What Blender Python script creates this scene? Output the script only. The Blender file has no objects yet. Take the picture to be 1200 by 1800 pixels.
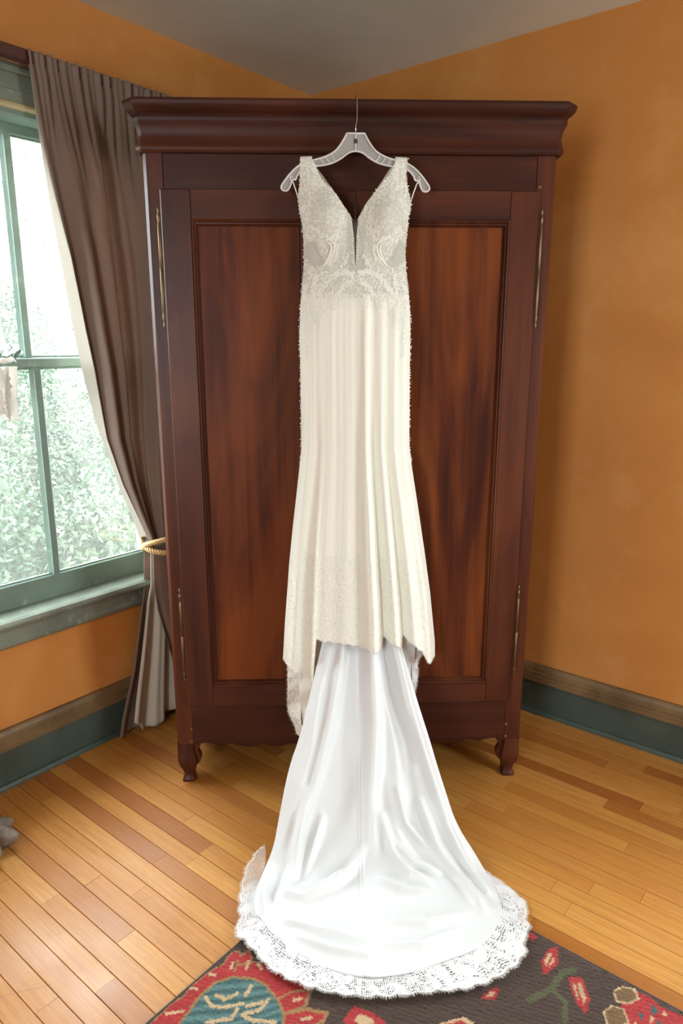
import bpy, bmesh, math, random
import numpy as np
from mathutils import Vector, Matrix, noise as mnoise
random.seed(7); rng = np.random.default_rng(7)
R = math.radians
S = bpy.context.scene
COL = S.collection
# ------------------------------------------------------------------ camera
# World frame: x = distance from the window wall, y = 0 on the other wall (room at y < 0), z up.
cam = bpy.data.cameras.new('camera'); camo = bpy.data.objects.new('camera', cam); COL.objects.link(camo)
cam.sensor_fit = 'VERTICAL'; cam.sensor_height = 36.0; cam.lens = 1237.9 / 1800 * 36
cam.clip_start = 0.02; cam.clip_end = 200
camo.location = (2.2797, -2.6141, 1.5)
camo.rotation_euler = (R(90 - 13.37), R(-0.0), R(38.85))
S.camera = camo
# ------------------------------------------------------------------ world, light, exposure
S.view_settings.view_transform = 'Standard'; S.view_settings.look = 'None'
S.view_settings.gamma = 1.0; S.view_settings.use_curve_mapping = False
S.view_settings.exposure = 0.0
SKY = 26.0
GLASS_VEIL = 0.020  # share of the imitated glare veil mixed into the window panes
w = bpy.data.worlds.new('overcast'); S.world = w; w.use_nodes = True
bg = w.node_tree.nodes['Background']; bg.inputs[0].default_value = (0.875, 0.965, 1.0, 1); bg.inputs[1].default_value = SKY
def portal(name, loc, rot, sx, sy):
    l = bpy.data.lights.new(name, 'AREA'); l.shape = 'RECTANGLE'; l.size = sx; l.size_y = sy
    l.cycles.is_portal = True
    o = bpy.data.objects.new(name, l); COL.objects.link(o); o.location = loc; o.rotation_euler = rot
W1B0, W1B1, WZ0, WZ1 = 0.945, 1.81, 0.60, 2.22        # left window opening
W2A0, W2A1 = 2.32, 3.185                              # window in the other wall, out of frame
W3A0, W3A1 = 1.76, 2.62                               # two windows in the wall behind the camera
W4B0, W4B1 = 0.50, 1.25                               # window in the wall to the camera's right
portal('daylight_portal_back', ((W3A0+W3A1)/2, -4.70-.16, (WZ0+WZ1)/2), (R(90), 0, 0), W3A1-W3A0, WZ1-WZ0)
portal('daylight_portal_far', (4.30+.16, -(W4B0+W4B1)/2, (WZ0+WZ1)/2), (0, R(90), 0), WZ1-WZ0, W4B1-W4B0)
portal('daylight_portal_left', (-0.16, -(W1B0+W1B1)/2, (WZ0+WZ1)/2), (0, R(-90), 0), WZ1-WZ0, W1B1-W1B0)
portal('daylight_portal_right', ((W2A0+W2A1)/2, 0.16, (WZ0+WZ1)/2), (R(-90), 0, 0), W2A1-W2A0, WZ1-WZ0)
S.cycles.use_denoising = True
S.cycles.max_bounces = 10; S.cycles.diffuse_bounces = 6; S.cycles.transparent_max_bounces = 24
S.cycles.sample_clamp_indirect = 12

# ------------------------------------------------------------------ helpers
def link(name, me, m=None, parent=None, smooth=False):
    if isinstance(me, bmesh.types.BMesh):
        b = me; me = bpy.data.meshes.new(name); b.to_mesh(me); b.free()
    if m is not None and len(me.materials) == 0: me.materials.append(m)
    o = bpy.data.objects.new(name, me); COL.objects.link(o)
    if smooth: me.polygons.foreach_set('use_smooth', [True]*len(me.polygons))
    if parent is not None: o.parent = parent
    return o
def empty(name, loc=(0,0,0), rz=0, parent=None):
    o = bpy.data.objects.new(name, None); COL.objects.link(o); o.location = loc; o.rotation_euler = (0,0,rz)
    o.empty_display_size = 0.05
    if parent is not None: o.parent = parent
    return o
def tag(o, label=None, cat=None, group=None, kind=None):
    if label: o['label'] = label
    if cat: o['category'] = cat
    if group: o['group'] = group
    if kind: o['kind'] = kind
    return o
def box(bm, x0, x1, y0, y1, z0, z1, bev=0.0, seg=1):
    t = bmesh.new()
    r = bmesh.ops.create_cube(t, size=1)
    bmesh.ops.scale(t, vec=(x1-x0, y1-y0, z1-z0), verts=t.verts)
    bmesh.ops.translate(t, vec=((x0+x1)/2, (y0+y1)/2, (z0+z1)/2), verts=t.verts)
    if bev > 0: bmesh.ops.bevel(t, geom=t.edges[:], offset=bev, segments=seg, affect='EDGES', clamp_overlap=True)
    merge(bm, t)
def merge(bm, t):
    me = bpy.data.meshes.new('tmp'); t.to_mesh(me); t.free(); bm.from_mesh(me); bpy.data.meshes.remove(me)
def boxes(name, lst, m, parent=None, bev=0.0):
    bm = bmesh.new()
    for b in lst: box(bm, *b, bev=bev)
    return link(name, bm, m, parent)
def grid(P, uv=None, flip=False):
    """P: (rows, cols, 3) -> mesh, with an optional UV of the same shape."""
    n, k, _ = P.shape
    V = P.reshape(-1, 3)
    i = np.arange(n*k).reshape(n, k)
    q = np.stack([i[:-1,:-1], i[:-1,1:], i[1:,1:], i[1:,:-1]], -1).reshape(-1, 4)
    if flip: q = q[:, ::-1]
    return polymesh(V, q, None if uv is None else uv.reshape(-1, 2))
def polymesh(V, F, uv=None, name='m'):
    me = bpy.data.meshes.new(name)
    F = np.asarray(F)
    me.vertices.add(len(V)); me.vertices.foreach_set('co', np.asarray(V, dtype=np.float32).ravel())
    c = F.shape[1]
    me.loops.add(F.size); me.loops.foreach_set('vertex_index', F.ravel().astype(np.int32))
    me.polygons.add(len(F)); me.polygons.foreach_set('loop_start', np.arange(0, F.size, c, dtype=np.int32))
    me.polygons.foreach_set('loop_total', np.full(len(F), c, dtype=np.int32))
    me.update(calc_edges=True); me.validate()
    if uv is not None:
        l = me.uv_layers.new(name='UVMap'); l.data.foreach_set('uv', uv[F.ravel()].astype(np.float32).ravel())
    return me
def sweep(path, prof, closed=False, up=Vector((0,0,1)), out=1):
    """Moulding: path = list of 2D (x,y); prof = list of (outward, z). Mitred at the corners. Outward = right of the path direction * out."""
    n = len(path); bm = bmesh.new(); rows = []
    P = [Vector(p) for p in path]
    for i in range(n):
        def nrm(a, b):
            d = (P[b]-P[a]).normalized(); return Vector((d.y, -d.x))*out
        if closed or 0 < i < n-1:
            n0 = nrm((i-1) % n, i); n1 = nrm(i, (i+1) % n)
        elif i == 0: n0 = n1 = nrm(0, 1)
        else: n0 = n1 = nrm(n-2, n-1)
        m = (n0+n1); m = m / max(1e-6, m.dot(n0)) if m.length > 1e-6 else n0
        rows.append([bm.verts.new((P[i].x+m.x*p, P[i].y+m.y*p, z)) for p, z in prof])
    rng_ = range(n) if closed else range(n-1)
    for i in rng_:
        a, b = rows[i], rows[(i+1) % n]
        for j in range(len(prof)-1): bm.faces.new((a[j], b[j], b[j+1], a[j+1]))
    if not closed:
        for r in (rows[0], rows[-1]):
            try: bm.faces.new(r)
            except Exception: pass
    bmesh.ops.recalc_face_normals(bm, faces=bm.faces)
    return bm
def xform(bm, M): bmesh.ops.transform(bm, matrix=M, verts=bm.verts); return bm
def lathe(prof, seg=14):
    """prof = list of (r, z)."""
    bm = bmesh.new(); rows = []
    for r, z in prof:
        rows.append([bm.verts.new((r*math.cos(2*math.pi*k/seg), r*math.sin(2*math.pi*k/seg), z)) for k in range(seg)])
    for a, b in zip(rows, rows[1:]):
        for k in range(seg): bm.faces.new((a[k], a[(k+1) % seg], b[(k+1) % seg], b[k]))
    bm.faces.new(rows[0][::-1]); bm.faces.new(rows[-1])
    return bm
def tube(pts, rad, seg=8, closed=False, bm=None):
    bm = bm or bmesh.new(); pts = [Vector(p) for p in pts]; n = len(pts)
    rads = rad if isinstance(rad, (list, tuple)) else [rad]*n
    rows = []; prev = None
    for i in range(n):
        if closed: d = pts[(i+1) % n]-pts[i-1]
        else: d = pts[min(i+1, n-1)]-pts[max(i-1, 0)]
        d.normalize()
        if prev is None:
            a = Vector((0,0,1)) if abs(d.z) < .9 else Vector((1,0,0))
            u = d.cross(a).normalized()
        else: u = (prev-d*prev.dot(d)).normalized()
        prev = u; v = d.cross(u)
        rows.append([bm.verts.new(pts[i]+(u*math.cos(2*math.pi*k/seg)+v*math.sin(2*math.pi*k/seg))*rads[i]) for k in range(seg)])
    for i in range(n if closed else n-1):
        a, b = rows[i], rows[(i+1) % n]
        for k in range(seg): bm.faces.new((a[k], a[(k+1) % seg], b[(k+1) % seg], b[k]))
    if not closed: bm.faces.new(rows[0][::-1]); bm.faces.new(rows[-1])
    return bm
def prism(poly, y0, y1, bev=0.0):
    """outline in (x,z) extruded along y."""
    bm = bmesh.new()
    vs = [bm.verts.new((x, y0, z)) for x, z in poly]
    f = bm.faces.new(vs)
    e = bmesh.ops.extrude_face_region(bm, geom=[f])
    bmesh.ops.translate(bm, vec=(0, y1-y0, 0), verts=[v for v in e['geom'] if isinstance(v, bmesh.types.BMVert)])
    bmesh.ops.recalc_face_normals(bm, faces=bm.faces)
    return bm
def interp(tab, x):
    t = np.array(sorted(tab)); return np.interp(x, t[:,0], t[:,1])
def sstep(a, b, x):
    t = np.clip((np.asarray(x, dtype=float)-a)/(b-a), 0, 1); return t*t*(3-2*t)
# ------------------------------------------------------------------ materials
class N:
    def __init__(s, name, rough=0.5, spec=0.5):
        s.m = bpy.data.materials.new(name); s.m.use_nodes = True; s.t = s.m.node_tree
        s.b = s.t.nodes['Principled BSDF']; s.b.inputs['Roughness'].default_value = rough
        s.b.inputs['Specular IOR Level'].default_value = spec
        s.out = s.t.nodes['Material Output']
    def n(s, typ, **kw):
        x = s.t.nodes.new(typ)
        for k, v in kw.items():
            if k.startswith('i_'):
                key = k[2:]; key = int(key) if key.isdigit() else key
                if hasattr(v, 'is_output') or isinstance(v, bpy.types.NodeSocket): s.t.links.new(v, x.inputs[key])
                else: x.inputs[key].default_value = v
            else: setattr(x, k, v)
        return x
    def l(s, a, b): s.t.links.new(a, b)
    def coord(s, kind='Object', scale=(1,1,1), rot=(0,0,0), loc=(0,0,0)):
        src = s.n('ShaderNodeNewGeometry').outputs['Position'] if kind == 'World' else s.n('ShaderNodeTexCoord').outputs[kind]
        mp = s.n('ShaderNodeMapping'); s.l(src, mp.inputs[0])
        mp.inputs['Scale'].default_value = scale; mp.inputs['Rotation'].default_value = rot; mp.inputs['Location'].default_value = loc
        return mp.outputs[0]
    def noise(s, co, scale, detail=4, rough=.55, dist=0, out='Fac'):
        x = s.n('ShaderNodeTexNoise'); s.l(co, x.inputs['Vector'])
        x.inputs['Scale'].default_value = scale; x.inputs['Detail'].default_value = detail
        x.inputs['Roughness'].default_value = rough; x.inputs['Distortion'].default_value = dist
        return x.outputs[out]
    def vor(s, co, scale, feature='F1', out='Distance', rand=1.0):
        x = s.n('ShaderNodeTexVoronoi'); x.feature = feature; s.l(co, x.inputs['Vector'])
        x.inputs['Scale'].default_value = scale; x.inputs['Randomness'].default_value = rand
        return x.outputs[out]
    def ramp(s, fac, stops):
        x = s.n('ShaderNodeValToRGB'); s.l(fac, x.inputs[0]); e = x.color_ramp.elements
        while len(e) < len(stops): e.new(.5)
        for a, (p, c) in zip(e, stops): a.position = p; a.color = (*c, 1) if len(c) == 3 else c
        return x.outputs[0]
    def math(s, op, a, b=None, clamp=False):
        x = s.n('ShaderNodeMath'); x.operation = op; x.use_clamp = clamp
        for i, v in enumerate((a, b)):
            if v is None: continue
            if isinstance(v, (int, float)): x.inputs[i].default_value = v
            else: s.l(v, x.inputs[i])
        return x.outputs[0]
    def mix(s, fac, a, b, blend='MIX'):
        x = s.n('ShaderNodeMix'); x.data_type = 'RGBA'; x.blend_type = blend
        for i, v in ((0, fac), (6, a), (7, b)):
            if isinstance(v, (int, float)): x.inputs[i].default_value = v
            elif isinstance(v, tuple): x.inputs[i].default_value = (*v, 1) if len(v) == 3 else v
            else: s.l(v, x.inputs[i])
        return x.outputs[2]
    def bump(s, h, strength=.3, dist=.002, normal=None):
        x = s.n('ShaderNodeBump'); x.inputs['Strength'].default_value = strength; x.inputs['Distance'].default_value = dist
        s.l(h, x.inputs['Height'])
        if normal is not None: s.l(normal, x.inputs['Normal'])
        return x.outputs[0]
    def base(s, c):
        if isinstance(c, tuple): s.b.inputs['Base Color'].default_value = (*c, 1)
        else: s.l(c, s.b.inputs['Base Color'])
        return s
    def set(s, **kw):
        for k, v in kw.items():
            k = k.replace('_', ' ')
            if isinstance(v, (int, float, tuple)): s.b.inputs[k].default_value = v
            else: s.l(v, s.b.inputs[k])
        return s
def mat_paint(name, c, rough=.5, var=.12, dirt=None, bump=.15):
    k = N(name, rough); co = k.coord('Object')
    f = k.noise(co, 6, 6)
    dark = tuple(x*(1-var*2) for x in c); lite = tuple(min(1, x*(1+var)) for x in c)
    col = k.ramp(f, [(.3, dark), (.7, lite)])
    if dirt:
        f2 = k.noise(k.coord('Object', (1,1,1)), 18, 8, .7)
        col = k.mix(k.ramp(f2, [(.58, (0,0,0)), (.68, (1,1,1))]), col, dirt)
    k.base(col); k.set(Normal=k.bump(k.noise(co, 60, 4), bump, .002)); return k.m
def mat_wall():
    k = N('orange_plaster', .62, .3); co = k.coord('World')
    f = k.noise(co, 1.6, 6, .62, .6); f2 = k.noise(co, 5.5, 5, .6)
    col = k.ramp(f, [(.28, (.46,.178,.038)), (.5, (.525,.215,.049)), (.72, (.60,.272,.078))])
    col = k.mix(k.math('MULTIPLY', k.ramp(f2, [(.55, (0,0,0)), (.8, (1,1,1))]), .35), col, (.68,.37,.15))
    k.base(col); k.set(Normal=k.bump(k.noise(co, 90, 5), .12, .002)); return k.m
def mat_ceiling():
    k = N('ceiling_plaster', .9, .15); co = k.coord('World')
    f = k.noise(co, 2.2, 5, .6, .4)
    k.base(k.ramp(f, [(.3, (.58,.54,.43)), (.7, (.68,.63,.51))])); k.set(Normal=k.bump(k.noise(co, 70, 4), .15, .002)); return k.m
def mat_plank():
    k = N('oak_plank', .42, .4)
    co = k.coord('World'); oi = k.n('ShaderNodeObjectInfo')
    add = k.n('ShaderNodeVectorMath', operation='MULTIPLY_ADD')
    cmb = k.n('ShaderNodeCombineXYZ'); 
    for i in range(3): k.l(oi.outputs['Random'], cmb.inputs[i])
    k.l(cmb.outputs[0], add.inputs[0]); add.inputs[1].default_value = (37, 53, 11); k.l(co, add.inputs[2])
    mp = k.n('ShaderNodeMapping'); k.l(add.outputs[0], mp.inputs[0]); mp.inputs['Scale'].default_value = (1.2, 26, 10)
    g = k.noise(mp.outputs[0], 3.0, 8, .6, 1.2)
    mp2 = k.n('ShaderNodeMapping'); k.l(add.outputs[0], mp2.inputs[0]); mp2.inputs['Scale'].default_value = (6, 160, 40)
    g2 = k.noise(mp2.outputs[0], 3.0, 4, .6)
    tone = k.ramp(oi.outputs['Random'], [(0, (.33,.115,.019)), (.16, (.46,.19,.034)), (.5, (.53,.24,.047)), (.82, (.59,.29,.066)), (1, (.44,.165,.028))])
    col = k.mix(k.math('MULTIPLY', k.ramp(g, [(.35, (1,1,1)), (.62, (0,0,0))]), .45), tone, (.29,.10,.022))
    col = k.mix(k.math('MULTIPLY', k.ramp(g2, [(.55, (0,0,0)), (.75, (1,1,1))]), .25), col, (.70,.42,.17))
    # ray fleck, scratches and specks of wear
    sp = k.vor(co, 48); spn = k.noise(co, 7, 3)
    speck = k.math('MULTIPLY', k.math('LESS_THAN', sp, .085), k.math('GREATER_THAN', spn, .52))
    col = k.mix(k.math('MULTIPLY', speck, .7), col, (.07,.045,.04))
    sc = k.n('ShaderNodeTexWave'); k.l(k.coord('World', rot=(0,0,.5)), sc.inputs[0]); sc.inputs['Scale'].default_value = 1.3
    sc.inputs['Distortion'].default_value = 14; sc.inputs['Detail'].default_value = 3; sc.inputs['Detail Scale'].default_value = .6
    scr = k.math('MULTIPLY', k.math('GREATER_THAN', sc.outputs['Fac'], .9990), k.math('GREATER_THAN', k.noise(co, 5.1, 2), .60))
    col = k.mix(k.math('MULTIPLY', scr, .25), col, (.16,.08,.05))
    k.base(col)
    k.set(Roughness=k.ramp(k.noise(co, 5, 5), [(.3, (.36,.36,.36)), (.7, (.56,.56,.56))]))
    k.set(Normal=k.bump(k.math('ADD', g, k.math('MULTIPLY', g2, .5)), .10, .001))
    k.set(Coat_Weight=.06, Coat_Roughness=.3); return k.m
def mat_wood(name, axis='z', c0=(.027,.0068,.0040), c1=(.077,.0190,.0090), c2=(.135,.038,.0135), figure=1.0, rough=.42, spec=.20):
    k = N(name, rough, spec)
    s = {'z': (14,14,.55), 'x': (.55,14,14)}[axis]; s2 = {'z': (120,120,5), 'x': (5,120,120)}[axis]
    sb = {'z': (4.2,4.2,1.0), 'x': (1.0,4.2,4.2)}[axis]
    oi = k.n('ShaderNodeObjectInfo'); co = k.coord('Object')
    off = k.n('ShaderNodeVectorMath', operation='ADD'); k.l(co, off.inputs[0])
    cm = k.n('ShaderNodeCombineXYZ'); k.l(k.math('MULTIPLY', oi.outputs['Random'], 9.), cm.inputs[0]); k.l(k.math('MULTIPLY', oi.outputs['Random'], 5.), cm.inputs[2]); k.l(cm.outputs[0], off.inputs[1])
    def mp(sc):
        m = k.n('ShaderNodeMapping'); k.l(off.outputs[0], m.inputs[0]); m.inputs['Scale'].default_value = sc; return m.outputs[0]
    big = k.noise(mp(sb), 1.0, 3, .5, 1.3); g = k.noise(mp(s), 1.6, 8, .6, .8); fine = k.noise(mp(s2), 1.5, 3, .6)
    f = k.math('ADD', k.math('MULTIPLY', big, .75*figure), k.math('MULTIPLY', g, .45))
    col = k.ramp(f, [(.36, c0), (.56, c1), (.78, c2)])
    col = k.mix(k.math('MULTIPLY', fine, .3), col, (.02,.006,.004))
    k.base(col); k.set(Normal=k.bump(fine, .06, .001), Coat_Weight=.05, Coat_Roughness=.35)
    return k.m
def mat_metal(name, c, rough=.3):
    k = N(name, rough); k.base(c); k.set(Metallic=1.0); return k.m
def transparent_mix(k, alpha):
    """surface = mix(transparent, principled, alpha)"""
    k.l(alpha, k.b.inputs['Alpha'])
def mat_cloth(name, c, rough=.8, weave=900, sheen=.2, through=0.0):
    k = N(name, rough, .25); co = k.coord('UV')
    a = k.n('ShaderNodeTexWave'); k.l(co, a.inputs[0]); a.inputs['Scale'].default_value = weave/6
    f = k.noise(k.coord('UV', (220, 6, 1)), 1.2, 3, .6); f2 = k.noise(k.coord('UV', (6, 160, 1)), 1.2, 3, .6)
    col = k.mix(k.math('MULTIPLY', k.math('ADD', f, f2), .30), tuple(x*1.08 for x in c), tuple(x*.75 for x in c))
    k.base(col); k.set(Sheen_Weight=sheen, Normal=k.bump(k.math('ADD', f, f2), .08, .001))
    if through > 0:
        t_ = k.n('ShaderNodeBsdfTranslucent'); k.l(col, t_.inputs[0]); m_ = k.n('ShaderNodeMixShader', i_0=through)
        k.l(k.b.outputs[0], m_.inputs[1]); k.l(t_.outputs[0], m_.inputs[2]); k.l(m_.outputs[0], k.out.inputs[0])
    return k.m
M = {}
M['wall'] = mat_wall(); M['ceiling'] = mat_ceiling(); M['plank'] = mat_plank()
M['subfloor'] = mat_paint('dark_joint', (.045,.02,.008), .8)
M['green'] = mat_paint('sage_green_paint', (.165,.240,.195), .40, .10, (.28,.34,.29))
M['green_dark'] = mat_paint('dark_green_paint', (.060,.090,.072), .45, .15)
M['stool'] = mat_paint('weathered_green_paint', (.185,.215,.170), .24, .18, (.27,.29,.24))
M['ochre'] = mat_paint('ochre_brown_stain', (.20,.125,.055), .45, .22, (.11,.068,.03))
M['ochre_pale'] = mat_paint('pale_ochre_paint', (.42,.35,.20), .45, .12)
M['maho_z'] = mat_wood('mahogany_upright', 'z'); M['maho_x'] = mat_wood('mahogany_level', 'x', figure=.7, rough=.48)
M['maho_p'] = mat_wood('mahogany_panel', 'z', (.018,.0046,.0030), (.078,.0170,.0060), (.195,.049,.0105), 1.2, .48, .13)
M['maho_d'] = mat_wood('mahogany_dark', 'x', (.02,.0055,.004), (.050,.0135,.0075), (.095,.026,.011), .8)
M['brass'] = mat_metal('aged_brass', (.17,.125,.065), .42)
M['steel'] = mat_metal('hook_steel', (.55,.56,.58), .22)
M['peg'] = mat_paint('pale_wood_peg', (.20,.085,.045), .5)
M['curtain'] = mat_cloth('taupe_curtain_cloth', (.31,.225,.178), .72, sheen=.3, through=.38)
M['lining'] = mat_cloth('cream_lining_cloth', (.58,.54,.46), .85, through=.14)
M['rod'] = mat_paint('red_brown_rod', (.075,.022,.018), .4)
k = N('gold_rope', .5); k.base((.55,.37,.13)); k.set(Sheen_Weight=.3); M['rope'] = k.m
k = N('window_glass', 0.0); lw = k.n('ShaderNodeLayerWeight'); lw.inputs[0].default_value = .5
fr = k.math('ADD', .04, k.math('MULTIPLY', k.math('POWER', lw.outputs['Facing'], 5.0), .9))
tr = k.n('ShaderNodeBsdfTransparent'); gl = k.n('ShaderNodeBsdfGlossy'); gl.inputs['Roughness'].default_value = .01
tl_ = k.n('ShaderNodeBsdfTranslucent'); tl_.inputs[0].default_value = (.93,.95,.86,1)          # pale veil added to the panes, imitating glare from the bright outdoors
m0 = k.n('ShaderNodeMixShader', i_0=GLASS_VEIL); k.l(tr.outputs[0], m0.inputs[1]); k.l(tl_.outputs[0], m0.inputs[2])
mx = k.n('ShaderNodeMixShader'); k.l(fr, mx.inputs[0]); k.l(m0.outputs[0], mx.inputs[1]); k.l(gl.outputs[0], mx.inputs[2])
k.l(mx.outputs[0], k.out.inputs[0]); M['glass'] = k.m
k = N('plastic_rim', .35); k.base((.66,.645,.62)); M['plastic_rim'] = k.m
k = N('frosted_plastic', .38); k.base((.50,.48,.46)); k.set(Transmission_Weight=.35, IOR=1.3); M['plastic'] = k.m
k = N('white_ribbon', .5); k.base((.80,.78,.74)); M['ribbon'] = k.m
k = N('pearl_bead', .14, .8); k.base((.88,.85,.78)); k.set(Coat_Weight=.8); M['bead'] = k.m
k = N('embroidered_petal', .6); k.base((.79,.785,.71)); k.set(Sheen_Weight=.3); M['petal'] = k.m

# ------------------------------------------------------------------ the room
RX, RY, H, T = 4.3, 4.7, 2.575, 0.14     # room size, ceiling height, wall thickness
def st(o, kind='structure'): o['kind'] = kind; return o
fl = st(boxes('floor', [(-.1, RX+.1, -RY-.1, .1, -.12, -.004)], M['subfloor']))
st(boxes('ceiling', [(-T, RX+T, -RY-T, T, H, H+.12)], M['ceiling']))
wl = st(boxes('wall_left', [(-T, 0, -W1B0, T, -.1, H), (-T, 0, -RY, -W1B1, -.1, H), (-T, 0, -W1B1, -W1B0, -.1, WZ0), (-T, 0, -W1B1, -W1B0, WZ1, H)], M['wall']))
st(boxes('wall_right', [(0, W2A0, 0, T, -.1, H), (W2A1, RX, 0, T, -.1, H), (W2A0, W2A1, 0, T, -.1, WZ0), (W2A0, W2A1, 0, T, WZ1, H)], M['wall']))
st(boxes('wall_back', [(-T, W3A0, -RY-T, -RY, -.1, H), (W3A1, RX+T, -RY-T, -RY, -.1, H), (W3A0, W3A1, -RY-T, -RY, -.1, WZ0), (W3A0, W3A1, -RY-T, -RY, WZ1, H)], M['wall']))
st(boxes('wall_far', [(RX, RX+T, -W4B0, T, -.1, H), (RX, RX+T, -RY, -W4B1, -.1, H), (RX, RX+T, -W4B1, -W4B0, -.1, WZ0), (RX, RX+T, -W4B1, -W4B0, WZ1, H)], M['wall']))
# planks, parallel to the right-hand wall: one shared board, scaled along its length
PW = 0.058
bm = bmesh.new(); box(bm, 0, 1, -PW+.0006, -.0006, -.010, 0)
for e in [e for e in bm.edges if abs(e.verts[0].co.z) < 1e-6 and abs(e.verts[1].co.z) < 1e-6 and abs(e.verts[0].co.y-e.verts[1].co.y) < 1e-6]: e.select = True
bmesh.ops.bevel(bm, geom=[e for e in bm.edges if e.select], offset=.0009, segments=1, affect='EDGES')
pm = bpy.data.meshes.new('plank'); bm.to_mesh(pm); bm.free(); pm.materials.append(M['plank'])
rest = bmesh.new()
nrow = int(RY/PW)
for r in range(nrow):
    y = -.006 - r*PW; x = 0.0 - random.random()*.5
    while x < RX:
        ln = random.uniform(.45, 1.25); x1 = min(x+ln, RX-.002); x0 = max(x, .002)
        if x1-x0 > .03:
            if r < 37 and x0 < 2.6:
                o = bpy.data.objects.new('plank', pm); COL.objects.link(o); o.parent = fl
                o.location = (x0+.0004, y, random.uniform(-.0004, .0004)); o.scale = (x1-x0-.0008, 1, 1)
            else: box(rest, x0+.0005, x1-.0005, y-PW+.0005, y-.0005, -.010, 0)
        x += ln
o = link('planks_beyond_the_frame', rest, M['plank'], fl); o.name = 'far_planks'; o['kind'] = 'stuff'
# baseboards: dark green board, ochre moulding with reeds, shoe
bprof = [(0,.001),(.018,.001),(.018,.142),(0,.142)]
mprof = [(0,.142),(.030,.142),(.031,.150),(.027,.153),(.027,.158),(.029,.160),(.029,.166),(.025,.169),(.025,.173),(.027,.175),(.027,.183),(.021,.188),(.020,.196),(.016,.206),(.012,.211),(0,.211)]
sprof = [(.018,.001),(.034,.001),(.033,.008),(.028,.016),(.018,.019)]
def baseboard(name, path, out):
    o = link(name, sweep(path, bprof, out=out), M['green_dark']); st(o)
    link('base_moulding', sweep(path, mprof, out=out), M['ochre'], o)
    link('shoe_moulding', sweep(path, sprof, out=out), M['green_dark'], o)
baseboard('baseboard_left', [(0,-RY),(0,0)], 1)
baseboard('baseboard_right', [(0,0),(RX,0)], 1)

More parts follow.
